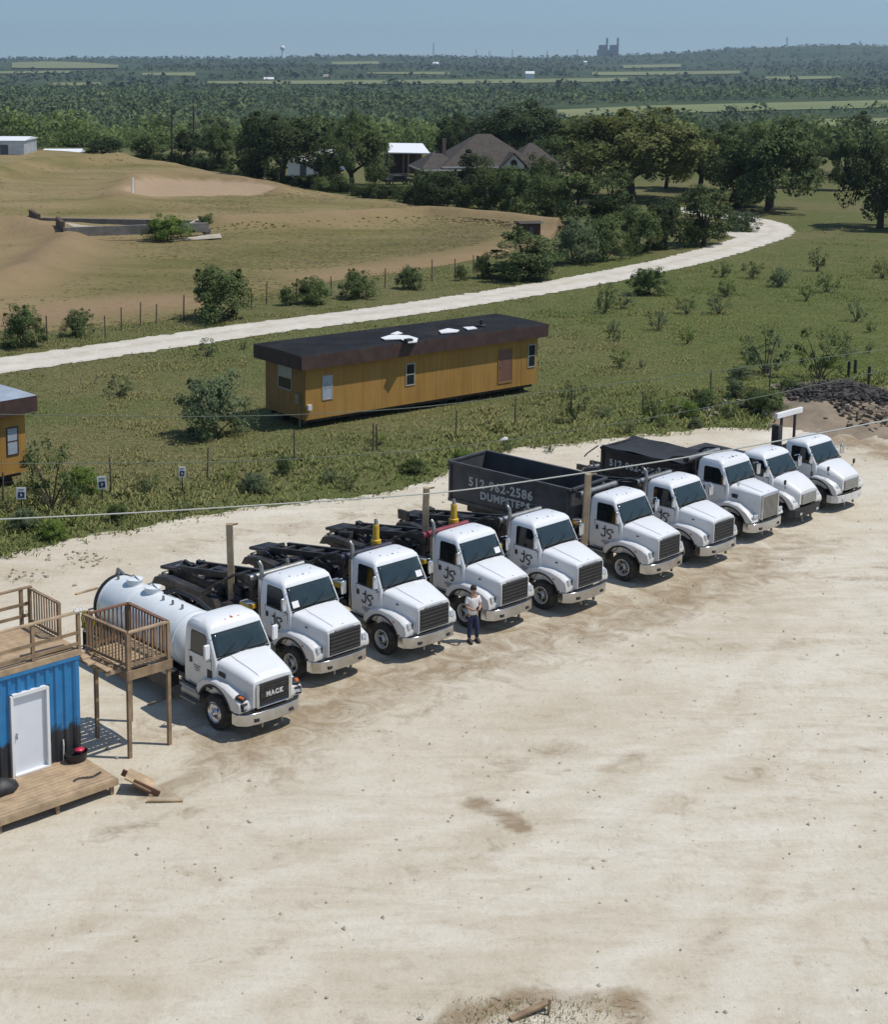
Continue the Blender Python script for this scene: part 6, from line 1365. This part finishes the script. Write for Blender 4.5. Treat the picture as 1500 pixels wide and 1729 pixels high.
# ------------------------------------------------------------------ house, carport and outbuildings
def hip(o, cx, cy, w, d, z0, h, m='roof_shingle', over=.6, ridge=None):
    w2, d2 = w/2+over, d/2+over; r = max(.3, w2-d2) if ridge is None else ridge
    mb = MB(); mb.add([(cx-w2,cy-d2,z0),(cx+w2,cy-d2,z0),(cx+w2,cy+d2,z0),(cx-w2,cy+d2,z0),(cx-r,cy,z0+h),(cx+r,cy,z0+h)], [(0,1,5,4),(1,2,5),(2,3,4,5),(3,0,4),(3,2,1,0)])
    rf = mb.build('roof', m, o); fb_ = MB()
    for a, b in (((-w2,-d2),(w2,-d2)), ((w2,-d2),(w2,d2)), ((w2,d2),(-w2,d2)), ((-w2,d2),(-w2,-d2))): fb_.bar((cx+a[0]*1.003, cy+a[1]*1.003, z0-.12), (cx+b[0]*1.003, cy+b[1]*1.003, z0-.12), .08, .24)
    fb_.build('fascia', 'trim_white', rf); return rf
HB = gp(828, 322); HB.z = float(tz(HB.x, HB.y)); S = HB.y/FPX
ho = empty('brick_house', HB, R(6), 'sprawling brick house with brown hip roofs behind the hedge', 'house')
def hx_(px): return (px-828)*S
eave = 3.5
for x0, x1, dep, zc, hh in ((752,906,11,eave,4.3), (872,948,9,eave-.2,3.2), (715,775,9,eave-.4,2.3)):
    w = (x1-x0)*S; cx = hx_((x0+x1)/2)
    MB().box((cx, dep/2, zc/2), (w, dep-1.0, zc)).build('wall', 'brick_wall', ho); hip(ho, cx, dep/2, w, dep, zc, hh)
gx0, gx1 = hx_(842), hx_(888); gm = (gx0+gx1)/2
MB().prism([(gx0,eave-.3),(gx1,eave-.3),(gm,eave+1.7)], lambda u, v, w_: (u, w_, v), -.9, -.6).build('gable', 'trim_white', ho); MB().prism([(gm-.5,eave+.1),(gm+.5,eave+.1),(gm+.45,eave+.7),(gm,eave+1.0),(gm-.45,eave+.7)], lambda u, v, w_: (u, w_, v), -.93, -.905).build('gable_window', 'window_dark', ho)
mb = MB(); mb.add([(gx0-.5,-1.2,eave-.45),(gm,-1.2,eave+1.95),(gm,3.5,eave+1.95),(gx0-.5,3.5,eave-.45),(gx1+.5,-1.2,eave-.45),(gx1+.5,3.5,eave-.45)], [(0,1,2,3),(1,4,5,2)]); gr_ = mb.build('gable_roof', 'roof_shingle', ho); sd = gr_.modifiers.new('t', 'SOLIDIFY'); sd.thickness = .15
for px in (735, 765, 800, 822, 905, 922): MB().box((hx_(px), .44, 1.7), (1.1, .1, 1.4)).build('window', 'window_dark', ho)
MB().box((hx_(912), -1.6, eave-.35), (hx_(938)-hx_(884), 3.0, .18)).build('porch_roof', 'trim_white', ho)
for px in (886, 910, 935): MB().box((hx_(px), -2.9, (eave-.4)/2), (.25, .25, eave-.4)).build('porch_post', 'trim_white', ho)
MB().box((hx_(757), 4.0, eave+2.2), (.5, .5, 3.0)).build('chimney', 'brick_wall', ho); MB().box((hx_(732), .3, .3), (2, .1, .4)).build('base_course', 'concrete', ho)
CP = gp(690, 300); CP.z = float(tz(CP.x, CP.y)); S2 = CP.y/FPX
cp = empty('carport', CP, R(4), 'open carport with bright white metal roof left of the house', 'carport')
cw = 72*S2; zc = hz(0, 259, CP)
mb = MB(); mb.add([(-cw/2,0,zc),(cw/2,0,zc-.15),(cw/2-.2,7,zc+1.0),(-cw/2+1.0,7,zc+1.1)], [(0,1,2,3)]); rf = mb.build('roof', 'white_metal', cp); sd = rf.modifiers.new('t', 'SOLIDIFY'); sd.thickness = .15
for x in (-cw/2+.3, 0, cw/2-.3):
    for y in (.3, 6.5): MB().box((x, y, (zc-.2)/2), (.15, .15, zc-.2)).build('post', 'dull_steel', cp)
MB().box((0, 6.8, zc*.45), (cw-.8, .08, zc*.85)).build('back_panel', 'fascia_brown', cp)
def car(label, P, rz, m):
    o = empty('parked_car', P, rz, label, 'car'); mb = MB()
    mb.loft([[Vector((x, y, z)) for x, z in ((-2.2,.45),(-2.2,.85),(-1.3,.98),(-.9,1.42),(.6,1.42),(1.2,.95),(2.2,.85),(2.25,.45))] for y in (-.85, .85)]); mb.build('body', m, o, bevel=.05)
    for s in (-1, 1): MB().prism([(-1.15,.98),(-.82,1.36),(.52,1.36),(1.0,.98)], lambda u, v, w_, s=s: (u, s*w_, v), .85, .87).build('side_windows', 'window_dark', o)
    for x in (-1.35, 1.4):
        for s in (-1, 1): share('wheel', TYRE, o, (x, s*.78, .33), (0,0,0), (.63,.63,.63))
P = gp(672, 312); P.z = float(tz(P.x, P.y)); car('dark car parked under the trees by the white carport', P, R(20), 'black_plastic')
P = gp(722, 306); P.z = float(tz(P.x, P.y)); car('pale car parked at the corner between carport and house', P, R(70), 'dull_steel')
def shed(name, label, px, yb_, w, d, h, rise, wallm, roofm, rz=0, z=None):
    P = gpt(px, yb_) if z is None else gp(px, yb_); P.z = float(tz(P.x, P.y)) if z is None else z
    o = empty(name, P, rz, label, 'shed'); MB().box((0, d/2, h/2), (w, d, h)).build('wall', wallm, o)
    mb = MB(); mb.prism([(-.3,h),(d/2,h+rise),(d+.3,h)], lambda u, v, w_: (w_, u, v), -w/2-.3, w/2+.3); mb.build('roof', roofm, o)
    MB().box((0, -.03, h*.4), (w*.2, .06, h*.75)).build('door', 'far_grey', o); return o
shed('metal_shed', 'grey blue metal shed on the tan field at the left edge', 8, 284, 7.0, 9, 3.3, .5, 'metal_roof', 'white_metal', R(-4), z=1.4)
shed('low_shed', 'low building with pale roof at the far left edge of the tan field', 103, 274, 6.5, 6, 1.5, .7, 'rust_panel', 'white_metal')
shed('white_shed', 'white shed glimpsed between dark oak trunks', 512, 300, 5, 4, 2.6, .6, 'white_metal', 'white_metal')
shed('white_shed', 'white rounded shed left of the carport under the greyish oak', 566, 288, 5.5, 5, 2.2, 1.2, 'white_metal', 'white_metal')
shed('dark_cabin', 'small dark flat cabin behind the big bush by the road', 897, 408, 2.0, 2.0, 1.7, .15, 'fascia_brown', 'roof_shingle', R(10), z=.2)
shed('white_shed', 'tiny white utility box at the edge of the tan field', 258, 287, 1.2, 1, .8, .1, 'white_metal', 'white_metal')
# utility poles
for px, yb_, yt, lab in ((291,268,193,'nearer bare utility pole above the wood left of centre'), (328,262,178,'second utility pole right of the bare one')):
    P = gp(px, 285); P.z = float(tz(P.x, P.y)); h = hz(0, yt, P)-P.z; o = empty('utility_pole', P, 0, lab, 'utility pole', 'utility poles'); MB().tube([(0,0,-.3),(0,0,h)], [.2,.15], 8).build('shaft', 'bark', o)
    if px == 291: MB().bar((-1.1,0,h-.5), (1.1,0,h-.5), .12, .12).build('crossarm', 'bark', o)
    MB().tube([(.25,0,h-1.8),(.25,0,h-1.1)], .18, 8).build('transformer', 'dull_steel', o)

# ------------------------------------------------------------------ far landmarks
def far_pt(px, d): x = (px-PPX)/FPX*d; return Vector((x, d, float(tz(x, d))))
def zpx(py, d): return CAMH + (YH-py)/FPX*d
d = 5200; P = far_pt(478, d); zt = zpx(82, d); wt = empty('water_tower', Vector((P.x, P.y, 0)), 0, 'white spherical water tower on the left horizon ridge', 'water tower')
MB().lathe([(.5,-8.5),(4,-7.5),(7,-4),(8.3,0),(7,4.5),(4,7.5),(.5,8.4)], lambda x, y, h: (x, y, zt+h), 18).build('tank', 'white_metal', wt, 60); MB().tube([(0,0,P.z-3),(0,0,zt-7)], [4,2.6], 10).build('stem', 'white_metal', wt)
d = 6600; pw = empty('power_plant', Vector((0, 0, 0)), 0, 'dark power plant with two stacks on the horizon right of centre', 'power plant')
for px in (1010, 1028):
    P = far_pt(px, d); b = zpx(99, d); MB().box((P.x, d, (b+zpx(77,d))/2), (11*d/FPX, 30, zpx(77,d)-b)).build('boiler_house', 'far_grey', pw); MB().tube([(P.x+7*d/FPX, d, b), (P.x+7*d/FPX, d, zpx(65.5,d))], [5,4], 10).build('stack', 'far_grey', pw); MB().box((P.x-4*d/FPX, d-5, (b+zpx(85,d))/2), (9*d/FPX, 30, zpx(85,d)-b)).build('turbine_hall', 'far_grey', pw); MB().box((P.x-1*d/FPX, d-5, (b+zpx(81,d))/2), (9*d/FPX, 26, zpx(81,d)-b)).build('precipitator', 'far_grey', pw)
def mast(px, ytop, d, label):
    P = far_pt(px, d); o = empty('lattice_mast', P, 0, label, 'mast', 'far masts'); h = zpx(ytop, d)-P.z; mb = MB()
    for a, b in ((-1,-1),(1,-1),(1,1),(-1,1)): mb.bar((a*3.5,b*3.5,0), (a*.6,b*.6,h), .5, .5)
    n = 7
    for k in range(n):
        z0, z1 = h*k/n, h*(k+1)/n; w0, w1 = 3.5-2.9*k/n, 3.5-2.9*(k+1)/n; mb.bar((-w0,-w0,z0), (w1,-w1,z1), .35, .35); mb.bar((w0,-w0,z0), (-w1,-w1,z1), .35, .35)
    mb.build('lattice', 'far_grey', o); MB().bar((-6,0,h*.85), (6,0,h*.85), .5, .5).build('crossarm', 'far_grey', o)
mast(729,73,5200,'thin lattice mast on the horizon left of centre'); mast(1316,64,5500,'faint mast on the dark right hand ridge'); mast(1437,70,5500,'faint mast near the right edge of the ridge')
for k, px in enumerate((800, 822, 860, 918, 968)): mast(px, 84 + (k % 2)*2, 6400, 'faint mast in the row left of the power plant')
for px, py, w, h, m, lab in ((890,124,14,5,'far_white','white flat roofed building in the far valley, below the power plant'), (455,133,16,4,'far_white','pale building left in the far valley cluster'), (457,138,10,3,'far_white','smaller pale building below the left valley cluster'), (508,136,5,3,'far_white','tiny white house in the valley cluster'), (550,129,8,5,'concrete_pale','tan building at the right of the valley cluster'), (733,108,9,4,'far_white','white speck of a building below the horizon, centre'), (982,105,6,2.5,'far_white','white speck of a building below the power plant')):
    d = 2600 if py > 115 else 4300; P = far_pt(px, d); s = d/FPX; zc = zpx(py, d); o = empty('far_building', Vector((P.x, d, P.z)), 0, lab, 'building', 'far buildings')
    MB().box((0, 0, (zc-P.z)/2), (w*s, w*s*.6, zc-P.z)).build('wall', m, o); MB().prism([(-w*s*.35,0),(0,h*s*.8),(w*s*.35,0)], lambda u, v, w_: (w_, u, zc-P.z+v), -w*s*.54, w*s*.54).build('roof', m, o)

# ------------------------------------------------------------------ air
hm = bpy.data.materials.new('haze_air'); hm.use_nodes = True; hn = hm.node_tree.nodes; hl_ = hm.node_tree.links; hn.remove(hn['Principled BSDF'])
pv = hn.new('ShaderNodeVolumePrincipled'); pv.inputs['Color'].default_value = (.62,.78,.95,1); pv.inputs['Density'].default_value = HAZE; pv.inputs['Anisotropy'].default_value = .2
hl_.new(pv.outputs[0], hn['Material Output'].inputs['Volume'])
mb = MB(); mb.box((900, 3700, 40), (16000, 8600, 220)); hz_o = mb.build('haze', None); hz_o.data.materials.append(hm); tag(hz_o, kind='stuff')
